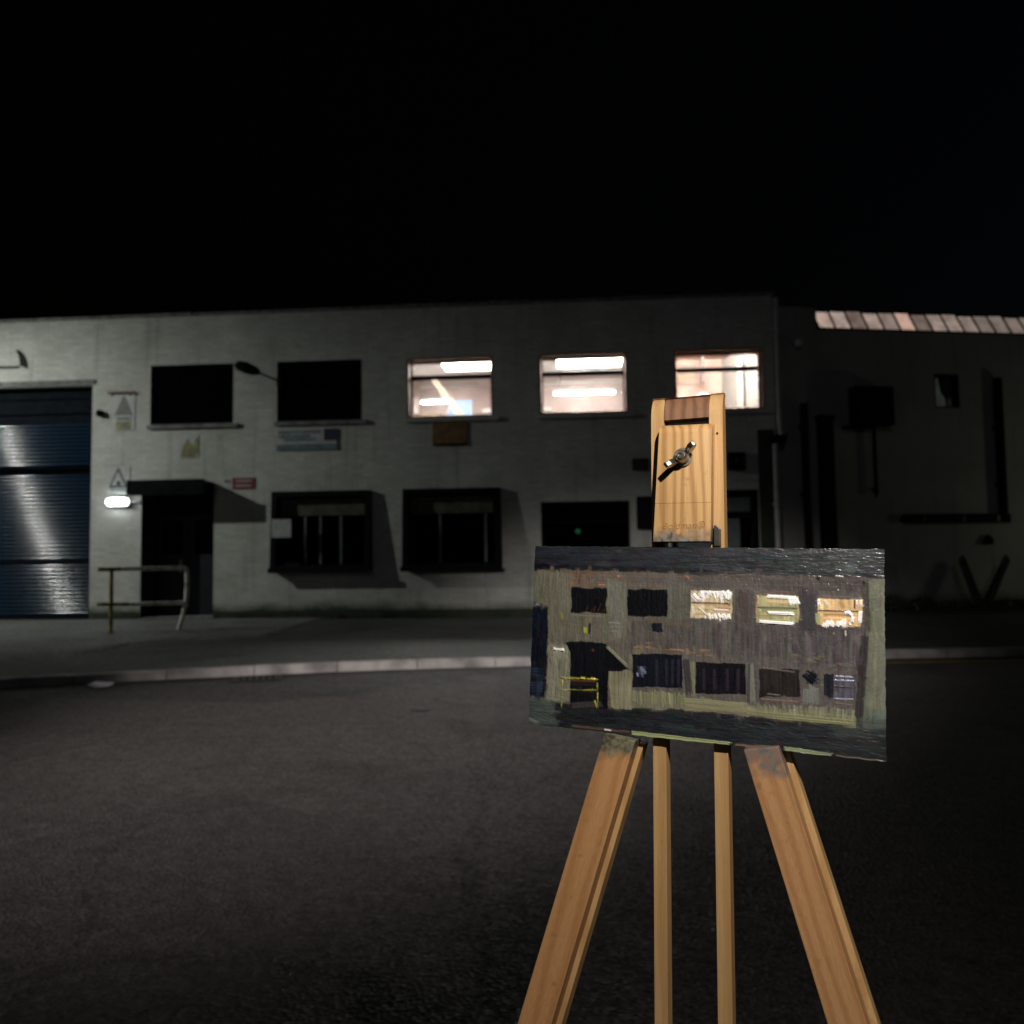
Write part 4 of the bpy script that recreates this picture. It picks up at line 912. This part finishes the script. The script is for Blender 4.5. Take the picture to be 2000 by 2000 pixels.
def stroke(x0,y0,x1,y1,w,col,op=.9,br=.5,thick=.5,canv=False,jit=.12):
    if not canv: x0,y0=cv(x0,y0);x1,y1=cv(x1,y1);w=w*NX/1790.0
    L=math.hypot(x1-x0,y1-y0)+1e-6;r_=w/2+2
    a0,a1=int(max(0,min(x0,x1)-r_)),int(min(NX,max(x0,x1)+r_+1));b0,b1=int(max(0,min(y0,y1)-r_)),int(min(NY,max(y0,y1)+r_+1))
    if a0>=a1 or b0>=b1:return
    X=XX[b0:b1,a0:a1];Y=YY[b0:b1,a0:a1];tx,ty=(x1-x0)/L,(y1-y0)/L
    t=(X-x0)*tx+(Y-y0)*ty;d=-(X-x0)*ty+(Y-y0)*tx
    nb=max(3,int(w)+2);bris=rg.random(nb+2);endj=rg.random(nb+2)*min(8,L*.25);begj=rg.random(nb+2)*min(3,L*.12)
    q=np.clip((d/w+.5)*nb,0,nb);qi=q.astype(int);fq=q-qi
    bv=bris[qi]*(1-fq)+bris[np.minimum(qi+1,nb+1)]*fq
    mask=np.clip(w/2-np.abs(d)+.5,0,1)*np.clip(t-begj[qi]+.5,0,1)*np.clip(L-endj[qi]-t+.5,0,1)
    dry=1-br*np.clip(bv*1.5-.35,0,1)*(.35+.65*np.clip(t/L,0,1))
    al=np.clip(op*mask*dry,0,1)
    cc=lin(col)*(1+jit*(bv-.5)*2)[...,None]
    canvas[b0:b1,a0:a1]=canvas[b0:b1,a0:a1]*(1-al[...,None])+cc*al[...,None]
    hgt[b0:b1,a0:a1]=hgt[b0:b1,a0:a1]*(1-al*.55)+al*thick*(.45+.9*(1-bv))
def quad(x0,y0,x1,y1): return x0,y0,x1,y1
def fill(x0,y0,x1,y1,w,col,n,vertical=True,op=.9,br=.45,var=10,thick=.5,slope=0.0,ln=(.3,.8)):
    """many overlapping brush marks inside a box of the sketch"""
    for _ in range(n):
        c=np.clip(np.array(col)+rg.normal(0,var)*np.array([1,1,.9])+rg.normal(0,var*.35,3),3,250)
        if vertical:
            x=rg.uniform(x0,x1);l=(y1-y0)*rg.uniform(*ln);y=rg.uniform(y0,y1-l);yo=slope*(x-x0)
            stroke(x,y+yo,x+rg.normal(0,4),y+l+yo,w*rg.uniform(.7,1.3),c,op,br,thick)
        else:
            y=rg.uniform(y0,y1);l=(x1-x0)*rg.uniform(*ln);x=rg.uniform(x0,x1-l)
            stroke(x,y+slope*(x-x0),x+l,y+slope*(x+l-x0)+rg.normal(0,3),w*rg.uniform(.7,1.3),c,op,br,thick)
# broad masses first: noisy-edged regions with brush streaks, then marks on top
WX=(vnoise(NX,NY,34,19,4)-.5); WY=(vnoise(NX,NY,34,19,4)-.5)
SV=vnoise(NX,NY,230,9,2); SH=vnoise(NX,NY,8,130,2); BL=vnoise(NX,NY,26,15,3)
def smear(wt,ky,kx):
    acc=np.zeros_like(canvas); n=0
    for d in range(-ky,ky+1): acc+=np.roll(canvas,d,0); n+=1
    for d in range(-kx,kx+1): acc+=np.roll(canvas,d,1); n+=1
    m_=(wt*np.clip(vnoise(NX,NY,50,28,3)*1.6-.3,0,1))[...,None]; canvas[:]=canvas*(1-m_)+acc/n*m_
def region(pts,col,col2=None,edge=5,vert=True,con=.35,op=1.0,thick=.5,soft=1.2):
    P=np.array([cv(*p) for p in pts]); X=XX+WX*edge; Y=YY+WY*edge; ins=np.zeros((NY,NX),bool); dm=np.full((NY,NX),1e9)
    for i in range(len(P)):
        (xa,ya),(xb,yb)=P[i],P[(i+1)%len(P)]
        cnd=((ya>Y)!=(yb>Y)); xi=(xb-xa)*(Y-ya)/((yb-ya) if yb!=ya else 1e-9)+xa; ins^=cnd&(X<xi)
        L2=(xb-xa)**2+(yb-ya)**2+1e-9; t=np.clip(((X-xa)*(xb-xa)+(Y-ya)*(yb-ya))/L2,0,1); dm=np.minimum(dm,np.hypot(X-xa-t*(xb-xa),Y-ya-t*(yb-ya)))
    sd=np.where(ins,dm,-dm); al=np.clip(sd/soft+.5,0,1)*op
    st=(SV if vert else SH); k=(1+con*((st-.5)*1.6+(BL-.5)*1.2))
    c=lin(col)*np.ones((NY,NX,3))
    if col2 is not None:
        g=np.clip((X-P[:,0].min())/(np.ptp(P[:,0])+1e-9),0,1)[...,None]; c=c*(1-g)+lin(col2)*g
    c=np.clip(c*k[...,None],0,1)
    canvas[:]=canvas*(1-al[...,None])+c*al[...,None]; hgt[:]=hgt*(1-al)+al*thick*(.4+.9*st)
region([(0,0),(1900,0),(1900,1300),(0,1300)],(88,84,74),(76,72,71),0,True,.3)
region([(560,440),(1750,470),(1750,690),(560,580)],(72,69,65),(68,64,66),26,True,.4,.85)
region([(60,180),(300,190),(250,560),(130,600),(60,560)],(90,91,77),(92,89,78),20,True,.35,.8)
region([(130,560),(245,575),(245,860),(130,860)],(114,113,97),None,8,True,.35,.9)
region([(240,195),(560,205),(560,268),(240,262)],(92,74,62),(80,76,70),14,False,.4,.8)
region([(560,210),(1770,240),(1770,300),(560,268)],(76,72,68),(62,58,57),12,False,.5,.85)
fill(60,230,560,560,20,(88,88,74),60,True,.4,.6,10,.5,.05)
fill(560,250,1740,440,18,(68,66,64),60,True,.4,.6,10,.5,.03)
fill(860,440,1740,680,9,(86,82,80),90,True,.38,.7,14,.6,.05)
fill(860,440,1740,680,9,(44,42,44),60,True,.4,.7,8,.6,.05)
fill(560,545,1000,640,14,(96,84,66),26,True,.4,.6,12,.5,.08)
fill(440,230,520,520,16,(98,98,88),18,True,.5,.6,9,.5)
region([(440,235),(520,240),(520,540),(440,540)],(98,98,88),None,14,True,.5,.6)
region([(745,250),(850,255),(850,450),(745,445)],(84,84,74),None,14,True,.5,.7)
region([(1090,290),(1190,300),(1190,470),(1090,465)],(62,58,58),None,12,True,.5,.8)
region([(1415,300),(1500,305),(1500,500),(1415,490)],(54,53,56),None,12,True,.5,.8)
region([(545,690),(600,690),(600,620),(545,610)],(104,104,86),None,10,True,.4,.6)
# sky band; the gloss sheen at its right end is painted in paler
region([(0,0),(1900,0),(1900,236),(1000,208),(560,192),(0,182)],(27,29,35),(50,52,52),5,False,.6,1,.6)
region([(0,150),(560,165),(1000,186),(1000,212),(560,194),(0,186)],(12,13,18),(26,27,29),8,False,.4,.9,.8)
for k in range(46):
    x=rg.uniform(60,1500);l=rg.uniform(90,300);y=rg.uniform(70,160)+.022*(x-60);g=x/1850
    stroke(x,y,min(x+l,1840),y+.024*l,rg.uniform(8,18),np.clip(np.array((27,31,42))*(1-g)+np.array((58,62,62))*g+rg.normal(0,6),6,100),.45,.6,.7)
for k in range(24):
    x=rg.uniform(1050,1780);y=rg.uniform(90,200);stroke(x,y,x-rg.uniform(20,60),y+rg.uniform(20,50),rg.uniform(14,30),(26,30,30),.45,.6,.7)
for k in range(90):
    x=rg.uniform(900,1790);y=rg.uniform(80,222)+.01*(x-950);stroke(x,y,x+rg.uniform(20,90),y+rg.normal(0,3),rg.uniform(2.5,5),np.array((84,90,92))+rg.normal(0,12),.5,.6,1.1)
stroke(60,196,1840,246,8,(100,76,60),.35,.8,.4)
# right pilaster and dark line
region([(1762,245),(1900,245),(1900,1040),(1740,1035)],(86,88,76),(96,98,84),5,True,.4,1,.7)
fill(1790,300,1850,1035,16,(96,98,84),12,True,.4,.6,8,.6)
region([(1760,900),(1860,905),(1850,1040),(1770,1030)],(76,90,82),None,10,True,.4,.6,.7)
stroke(1745,250,1760,520,26,(52,48,38),.85,.4,.5); stroke(1745,520,1718,1000,36,(38,35,34),.92,.3,.5)
stroke(1730,640,1700,700,20,(58,54,54),.7,.4,.4)
# shutter, left
region([(20,365),(130,375),(126,838),(20,830)],(15,18,27),None,6,True,.4,1,.6)
for y in (690,705,722,762,775,790,805): stroke(40,y,120,y+6,7,(60,72,92),.7,.5,.9)
stroke(60,350,118,372,18,(30,32,40),.9,.3,.8); stroke(66,358,90,364,7,(150,155,170),.7,.4,1)
# bottom band and road
region([(0,850),(470,892),(830,904),(1130,930),(1700,992),(1900,1000),(1900,1300),(0,1300)],(26,28,31),(36,38,40),8,False,.55,1,.6)
region([(0,835),(165,850),(175,985),(0,990)],(64,72,68),None,10,False,.4,.95,.7)
for k in range(50):
    x=rg.uniform(160,1500);l=rg.uniform(80,300);y=rg.uniform(905,985)+.085*(x-160)
    stroke(x,y,min(x+l,1850),y+.085*l,rg.uniform(8,20),np.clip(np.array((34,38,42))+rg.normal(0,9),8,80),.4,.6,.6)
region([(1560,940),(1900,950),(1900,1060),(1600,1040)],(58,64,60),(44,48,48),14,False,.4,.6,.6)
# the brush itself: thousands of loaded marks that follow the masses laid in above
HOR=np.zeros((NY,NX),bool); tmp_,h_=canvas.copy(),hgt.copy()
for pts in ([(0,0),(1900,0),(1900,240),(0,190)],[(0,850),(470,892),(1130,930),(1700,992),(1900,1000),(1900,1300),(0,1300)],[(860,285),(1080,290),(1080,450),(860,445)],[(1190,310),(1415,315),(1415,470),(1190,465)],[(1500,330),(1738,335),(1738,490),(1500,485)]):
    P=np.array([cv(*p) for p in pts]); HOR[max(0,int(P[:,1].min())):int(P[:,1].max()),max(0,int(P[:,0].min())):int(P[:,0].max())]=True
def brushpass(n,lr,wr,op,jit,thick):
    L=canvas.copy()
    for _ in range(n):
        x,y=rg.uniform(0,NX-1),rg.uniform(0,NY-1); h=HOR[int(y),int(x)]; l=rg.uniform(*lr); w=rg.uniform(*wr)
        c=L[int(y),int(x)]; c=np.clip(c*(1+rg.normal(0,jit))+rg.normal(0,.004,3),0.001,1); c8=np.where(c<=.0031308,c*12.92,1.055*c**(1/2.4)-.055)*255
        a=rg.normal(0,.10)+(0.03 if h else math.pi/2); dx,dy=math.cos(a)*l/2,math.sin(a)*l/2
        if not h and rg.random()<.18: dx,dy=math.cos(a+.9)*l/3,math.sin(a+.9)*l/3
        stroke(x-dx,y-dy,x+dx,y+dy,w,c8,op,.55,thick,True,.16)
smear(.5,5,2)
brushpass(900,(14,40),(5,10),.6,.10,.6)
brushpass(2200,(8,26),(2.2,5),.6,.10,.75)
smear(.4,4,1)
# light skirting of wall under the windows
region([(440,690),(562,700),(562,900),(455,892)],(116,112,88),(112,110,90),8,True,.45,1,.8)
region([(555,800),(830,830),(830,905),(560,895)],(102,102,86),None,8,True,.4,.9,.7)
region([(820,835),(1160,865),(1165,930),(825,908)],(108,106,86),None,8,False,.4,.9,.7)
region([(1150,880),(1705,930),(1705,992),(1150,935)],(112,112,90),(104,104,84),8,False,.4,.9,.8)
for k in range(30): x=560+k*9.4+rg.normal(0,4); stroke(x,806+rg.normal(0,8)+.03*(x-560),x+rg.normal(2,4),878+rg.normal(0,8)+.09*(x-560),rg.uniform(6,14),np.array((112,114,86))+rg.normal(0,9),.85,.4,.8)
stroke(830,855,1150,880,24,(118,118,90),.9,.3,.8);stroke(840,885,1160,912,20,(120,118,90),.7,.6,.8)
for k in range(44): x=1205+k*11.3+rg.normal(0,4); stroke(x,876+rg.normal(0,9)+.055*(x-1205),x+rg.normal(2,4),930+rg.normal(0,8)+.08*(x-1205),rg.uniform(6,14),np.array((112,114,90))+rg.normal(0,10),.8,.45,.9)
stroke(1150,915,1700,968,22,(118,118,88),.7,.6,.8); stroke(1300,945,1690,978,14,(104,108,70),.8,.4,.8)
stroke(1165,660,1180,880,34,(104,108,96),.85,.4,.6); stroke(870,650,880,850,24,(108,108,88),.85,.4,.6)
# dark windows
def rect(x0,y0,x1,y1,c,n=16,var=3,br=.2,sl=.03): 
    region([(x0,y0),(x1,y0+sl*(x1-x0)),(x1,y1+sl*(x1-x0)),(x0,y1)],c,None,7,True,.5,1,.6)
    for j in range(n): x=rg.uniform(x0+8,x1-8);y=rg.uniform(y0,y1-20);stroke(x,y,x+rg.normal(0,4),min(y1,y+rg.uniform(20,80)),rg.uniform(5,14),np.clip(np.array(c)*rg.uniform(.5,1.7),2,250),.4,.6,.6)
rect(250,275,432,402,(14,15,18)); rect(540,284,742,420,(12,13,16))
for k in range(9): x=rg.uniform(310,420); stroke(x,402,x+rg.uniform(5,20),rg.uniform(350,388),5,(74,42,30),.5,.7,.8)
stroke(255,416,430,424,9,(104,106,96),.7,.5,.7)
stroke(250,262,432,268,7,(108,72,50),.5,.7,.7); stroke(390,262,426,266,9,(176,104,60),.8,.5,1); stroke(486,216,504,221,8,(186,108,64),.8,.4,1)
stroke(550,268,745,272,7,(112,80,62),.45,.7,.7); stroke(830,215,860,235,8,(166,98,60),.6,.5,.8)
stroke(465,250,485,420,30,(92,92,84),.8,.5,.5); stroke(450,255,470,300,14,(112,112,112),.5,.6,.5)
stroke(780,250,790,440,40,(74,74,68),.8,.5,.5); stroke(640,450,880,470,22,(96,80,62),.4,.6,.4)
stroke(347,452,345,518,14,(28,28,16),.95,.1,.8); stroke(322,478,326,512,20,(146,150,40),.9,.2,.9); stroke(200,400,206,440,18,(120,120,40),.6,.4,.6)
rect(668,456,720,500,(20,22,28),6); stroke(440,455,510,462,10,(112,124,122),.7,.5,.8); stroke(445,475,515,482,10,(104,116,116),.6,.5,.8); stroke(450,500,500,505,10,(100,108,108),.5,.5,.8)
stroke(180,575,215,600,30,(100,96,84),.6,.5,.5)
# lit windows
def litwin(x0,y0,x1,y1,sl,base,lo):
    h=y1-y0; rect(x0,y0,x1,y1-8,base,8,10,.3,sl)
    for j in range(6): y=y0+h*.45+rg.uniform(0,h*.45); stroke(x0+rg.uniform(5,70),y,x1-rg.uniform(5,60),y+sl*(x1-x0),11,np.array(lo)+rg.normal(0,14),.8,.5,.7)
    stroke(x0,y0+h*.42,x1,y0+h*.42+sl*(x1-x0),9,(58,50,46),.95,.2,.7)
litwin(862,292,1074,440,.03,(176,160,128),(152,134,96))
for k in range(13): x=905+k*12.5+rg.normal(0,5); stroke(x,rg.uniform(294,306),x+rg.normal(6,7),340+rg.normal(0,14),rg.uniform(6,16),(226,224,222),.9,.3,1.3)
stroke(905,300,1072,306,12,(232,232,230),.95,.2,1.3); stroke(868,312,905,348,24,(214,210,216),.9,.3,1.3)
for k in range(12): x=940+k*10.5+rg.normal(0,5); stroke(x,rg.uniform(408,424),x+rg.normal(7,5),440+rg.normal(0,5),rg.uniform(6,14),(224,224,220),.9,.3,1.3)
stroke(895,372,955,425,9,(190,184,176),.85,.3,1.1); stroke(870,370,880,430,16,(190,188,170),.8,.4,1); stroke(975,392,1062,396,12,(206,200,190),.85,.3,1.1); stroke(990,378,1070,384,12,(160,108,60),.7,.4,.8)
litwin(1196,318,1410,462,.03,(146,142,106),(136,134,94))
stroke(1245,322,1405,332,14,(234,234,232),.95,.2,1.3)
for k in range(7): x=1352+k*8; stroke(x,332,x+18,370,8,(228,228,226),.85,.4,1.3)
stroke(1250,406,1396,414,14,(240,240,240),.98,.1,1.5); stroke(1205,450,1392,464,14,(226,230,220),.95,.3,1.4); stroke(1205,382,1396,388,14,(92,100,76),.8,.3,.6); stroke(1250,352,1380,356,18,(196,168,122),.7,.4,.8); stroke(1195,330,1200,450,16,(120,88,70),.6,.4,.5)
litwin(1504,338,1732,478,.03,(190,160,114),(176,142,98))
stroke(1508,340,1514,376,13,(230,230,226),.95,.2,1.3); stroke(1536,342,1560,376,16,(190,190,176),.7,.4,1); stroke(1722,345,1726,378,12,(220,216,214),.9,.3,1.2); stroke(1702,345,1704,376,8,(210,206,204),.9,.3,1.1)
stroke(1693,340,1692,400,7,(40,28,24),.95,.1,.7); stroke(1640,410,1672,420,20,(120,74,50),.8,.3,.6)
for (xa,ya,xb,yb) in [(1640,412,1665,405),(1662,405,1684,428),(1684,428,1680,465),(1676,465,1664,470)]: stroke(xa,ya,xb,yb,15,(230,228,234),.95,.15,1.5)
stroke(1722,400,1718,470,17,(226,222,232),.95,.2,1.5)
for k in range(9): x=1532+k*12+rg.normal(0,5); stroke(x,478+rg.normal(0,4),x+rg.uniform(6,20),450+rg.normal(0,7),rg.uniform(7,14),(232,230,226),.92,.25,1.4)
stroke(1505,405,1510,470,22,(136,146,104),.85,.3,.8); stroke(1610,350,1650,378,18,(150,104,66),.5,.5,.6)
stroke(1520,325,1690,332,7,(126,96,90),.55,.7,.8); stroke(1200,302,1400,306,12,(98,72,60),.6,.6,.6)
stroke(1130,300,1140,470,44,(66,58,56),.85,.4,.5); stroke(1455,310,1462,500,52,(54,52,54),.9,.3,.5)
stroke(1500,225,1512,245,16,(20,18,18),.9,.2,1); stroke(1735,245,1738,268,10,(24,20,18),.9,.2,1); stroke(1590,222,1640,226,5,(190,192,192),.9,.2,1.2)
stroke(1648,500,1650,532,7,(190,180,170),.8,.2,1); stroke(1588,508,1590,522,6,(150,130,110),.7,.2,1)
for k in range(14):
    x=rg.uniform(1370,1520); y=rg.uniform(615,660); stroke(x,y,x+rg.uniform(10,50),y+rg.normal(2,4),rg.uniform(5,10),np.array((106,98,68))+rg.normal(0,10),.45,.7,.6)
for k in range(26):
    x=rg.uniform(555,940); y=572+.12*(x-555)+rg.normal(0,7); stroke(x,y,x+rg.uniform(10,60),y+rg.normal(3,4),rg.uniform(3,8),np.array((150,118,84))+rg.normal(0,16),.5,.7,.8)
for k in range(6): stroke(1600+k*14,652+rg.uniform(0,26),1640+k*14,660+rg.uniform(0,26),6,(112,98,88),.45,.6,.6)
# porch
region([(222,558),(300,552),(425,566),(545,692),(505,706),(442,702),(440,896),(250,890),(246,600)],(14,15,19),None,6,True,.4,1,.6)
stroke(432,575,545,684,16,(118,122,100),.85,.35,.9)
stroke(360,590,366,606,12,(92,48,34),.8,.3,.7); stroke(270,790,420,850,30,(20,20,24),.9,.2,.5); stroke(250,880,420,872,30,(66,60,58),.7,.4,.5)
stroke(158,590,220,596,13,(240,240,240),.98,.1,1.6); stroke(205,585,216,602,10,(236,236,236),.9,.1,1.5)
stroke(240,600,246,700,12,(92,94,78),.7,.4,.5)
# yellow rail
for (xa,ya,xb,yb) in [(190,735,395,748),(200,799,395,801),(207,738,202,892),(385,746,388,902)]:
    for k in range(9):
        t=rg.uniform(0,.8); t2=min(1,t+rg.uniform(.12,.4)); c=np.array([(158,150,52),(120,124,44),(186,172,64),(96,104,44)][rg.integers(4)])+rg.normal(0,8)
        stroke(xa+(xb-xa)*t+rg.normal(0,1.5),ya+(yb-ya)*t+rg.normal(0,1.5),xa+(xb-xa)*t2,ya+(yb-ya)*t2,rg.uniform(4,9),c,.75,.7,1.2)
stroke(300,738,330,742,11,(196,182,64),.9,.3,1.4); stroke(352,742,378,745,11,(196,182,64),.9,.3,1.4)
stroke(250,766,390,772,26,(30,26,28),.9,.3,.5); stroke(250,752,385,756,9,(92,60,40),.7,.4,.6)
smear(.35,3,1)
# lower windows
rect(566,616,822,786,(17,18,26),14,4,.2,.02); stroke(590,700,640,700,44,(70,76,96),.55,.7,.7); stroke(605,680,640,720,14,(130,136,160),.5,.7,.9)
for x in (690,740,770,800): stroke(x,640,x+2,790,14,(46,46,58),.5,.6,.5)
stroke(838,640,860,830,34,(42,42,46),.9,.3,.5)
rect(890,660,1145,820,(18,17,22),14,4,.2,.02)
for x in (930,985,1050,1105): stroke(x,690,x+2,820,15,(52,46,54),.5,.6,.5)
stroke(1160,660,1160,880,14,(40,40,42),.8,.3,.4)
rect(1213,694,1418,838,(34,30,29),14,4,.25,.02); stroke(1225,688,1400,712,8,(88,84,80),.7,.4,.7); stroke(1216,848,1420,864,9,(124,92,84),.7,.6,.9); stroke(1250,820,1330,832,6,(120,120,120),.6,.5,1)
stroke(1442,712,1512,770,46,(14,16,24),.96,.1,.8); stroke(1500,712,1456,772,34,(14,16,22),.96,.1,.8)
for k in range(8): x=1445+k*9; stroke(x,800-(28 if 2<k<6 else 8),x-6+k*2,885,13,np.array((100,104,98))+rg.normal(0,6),.85,.4,.8)
stroke(1566,715,1568,850,44,(18,20,30),.96,.15,.7); rect(1592,725,1706,850,(74,72,80),8,8,.4,.02)
for y in (732,752,785,845): stroke(1590,y,1700,y+6,6,(150,154,176) if y!=785 else (36,36,44),.8,.4,1.2)
stroke(1590,866,1700,882,9,(112,92,84),.55,.7,.7)
# bottom edge scraps
stroke(250,985,560,1018,11,(100,76,60),.7,.6,1); stroke(420,1002,470,1012,9,(220,214,206),.8,.3,1.4); stroke(560,1022,1080,1082,22,(134,142,98),.97,.15,1.5); stroke(1340,1100,1600,1140,20,(112,122,92),.95,.2,1.4)
stroke(1090,1086,1330,1100,16,(110,86,66),.8,.4,.9); stroke(1600,1140,1850,1168,12,(98,84,70),.8,.4,.9); stroke(30,950,90,972,18,(96,104,98),.9,.3,1.2)
brushpass(2600,(4,11),(1.6,3.4),.5,.10,.8)
# last touches left crisp
for k in range(9): x=912+k*18+rg.normal(0,6); stroke(x,296+rg.normal(0,4),x+rg.normal(4,6),336+rg.normal(0,12),rg.uniform(8,16),(236,234,232),.9,.3,1.6)
stroke(1245,324,1405,334,14,(238,238,236),.95,.25,1.5); stroke(1252,408,1394,416,13,(244,244,244),.98,.1,1.7); stroke(1208,452,1392,466,13,(232,236,226),.9,.35,1.5)
for k in range(6): x=1352+k*9+rg.normal(0,3); stroke(x,334,x+16,366+rg.normal(0,6),8,(232,232,230),.85,.4,1.4)
for (xa,ya,xb,yb) in [(1640,414,1664,406),(1662,406,1684,428),(1684,428,1680,464)]: stroke(xa,ya,xb,yb,13,(234,232,238),.95,.15,1.6)
stroke(1722,402,1718,470,15,(230,228,236),.95,.2,1.6)
for k in range(7): x=1538+k*14+rg.normal(0,5); stroke(x,480+rg.normal(0,4),x+rg.uniform(6,18),454+rg.normal(0,6),rg.uniform(8,13),(236,234,230),.92,.25,1.5)
for k in range(7): x=950+k*17+rg.normal(0,5); stroke(x,416+rg.normal(0,4),x+8,440+rg.normal(0,4),rg.uniform(7,12),(232,232,228),.9,.3,1.5)
stroke(158,590,220,597,11,(244,244,244),.98,.1,1.7)
stroke(205,741,300,744,6,(180,172,60),.7,.8,1.2); stroke(330,743,392,747,7,(190,178,60),.8,.7,1.3); stroke(372,852,388,898,9,(176,178,50),.8,.6,1.3)
stroke(590,712,596,735,10,(150,156,180),.6,.6,1); stroke(612,690,618,740,12,(120,128,156),.5,.7,1)
weave=vnoise(NX,NY,NX//3,NY//3)*.12+vnoise(NX,NY,40,22,3)*.25
canvas*=np.array([1.54,1.54,1.62]); hgt2=(hgt+weave)*.00056
# mesh of the paint skin
me=bpy.data.meshes.new('paint_layer'); nv=NX*NY
gx=(np.arange(NX)/(NX-1)-.5)*PW; gz=(.5-np.arange(NY)/(NY-1))*PHT
ragx=(vnoise(1,NY,1,60)[:,0]-.5)*.0007; ragz=(vnoise(NX,1,90,1)[0]-.5)*.0006
co=np.zeros((NY,NX,3)); wx=(np.abs(gx)/(PW/2))**8; wz=(np.abs(gz)/(PHT/2))**8
co[...,0]=gx[None,:]+ragx[:,None]*wx[None,:]; co[...,2]=gz[:,None]+ragz[None,:]*wz[:,None]; co[...,1]=-.0002-hgt2
me.vertices.add(nv); me.vertices.foreach_set('co',co.reshape(-1).astype(np.float32))
ii=(np.arange(NY-1)[:,None]*NX+np.arange(NX-1)[None,:]).reshape(-1)
quads=np.stack([ii,ii+NX,ii+NX+1,ii+1],-1).astype(np.int32); nq=len(quads)
me.loops.add(nq*4); me.loops.foreach_set('vertex_index',quads.reshape(-1))
me.polygons.add(nq); me.polygons.foreach_set('loop_start',np.arange(0,nq*4,4,dtype=np.int32)); me.polygons.foreach_set('use_smooth',np.ones(nq,dtype=bool))
me.update(calc_edges=True); me.validate()
ca_=me.color_attributes.new('paint','FLOAT_COLOR','POINT')
ca_.data.foreach_set('color',np.concatenate([np.clip(canvas,0,1),np.ones((NY,NX,1))],-1).reshape(-1).astype(np.float32))
pm,pn,pl_,pb=nt('oil_paint'); at=pn.new('ShaderNodeAttribute'); at.attribute_name='paint'; pl_.new(at.outputs['Color'],pb.inputs['Base Color'])
pb.inputs['Roughness'].default_value=.28; pb.inputs['Specular IOR Level'].default_value=.5
me.materials.append(pm)
PT=bpy.data.objects.new('oil_painting',None); COL.objects.link(PT); PT.empty_display_size=.05
PT.matrix_world=Matrix.Translation(EO)@rot@Matrix.Rotation(R(1.615),4,'Y')
tag(PT,'small wet oil painting of the same night facade propped on the easel','painting')
link('paint_layer',me,PT)
MB().box(-PW/2+.0003,PW/2-.0003,0,.004,-PHT/2+.0003,PHT/2-.0003).build('board',plain('edge_smeared_board',(0.33,0.28,0.21),.6,var=.5,scale=60,c2=(.08,.075,.065)),PT,bevel=.0004)
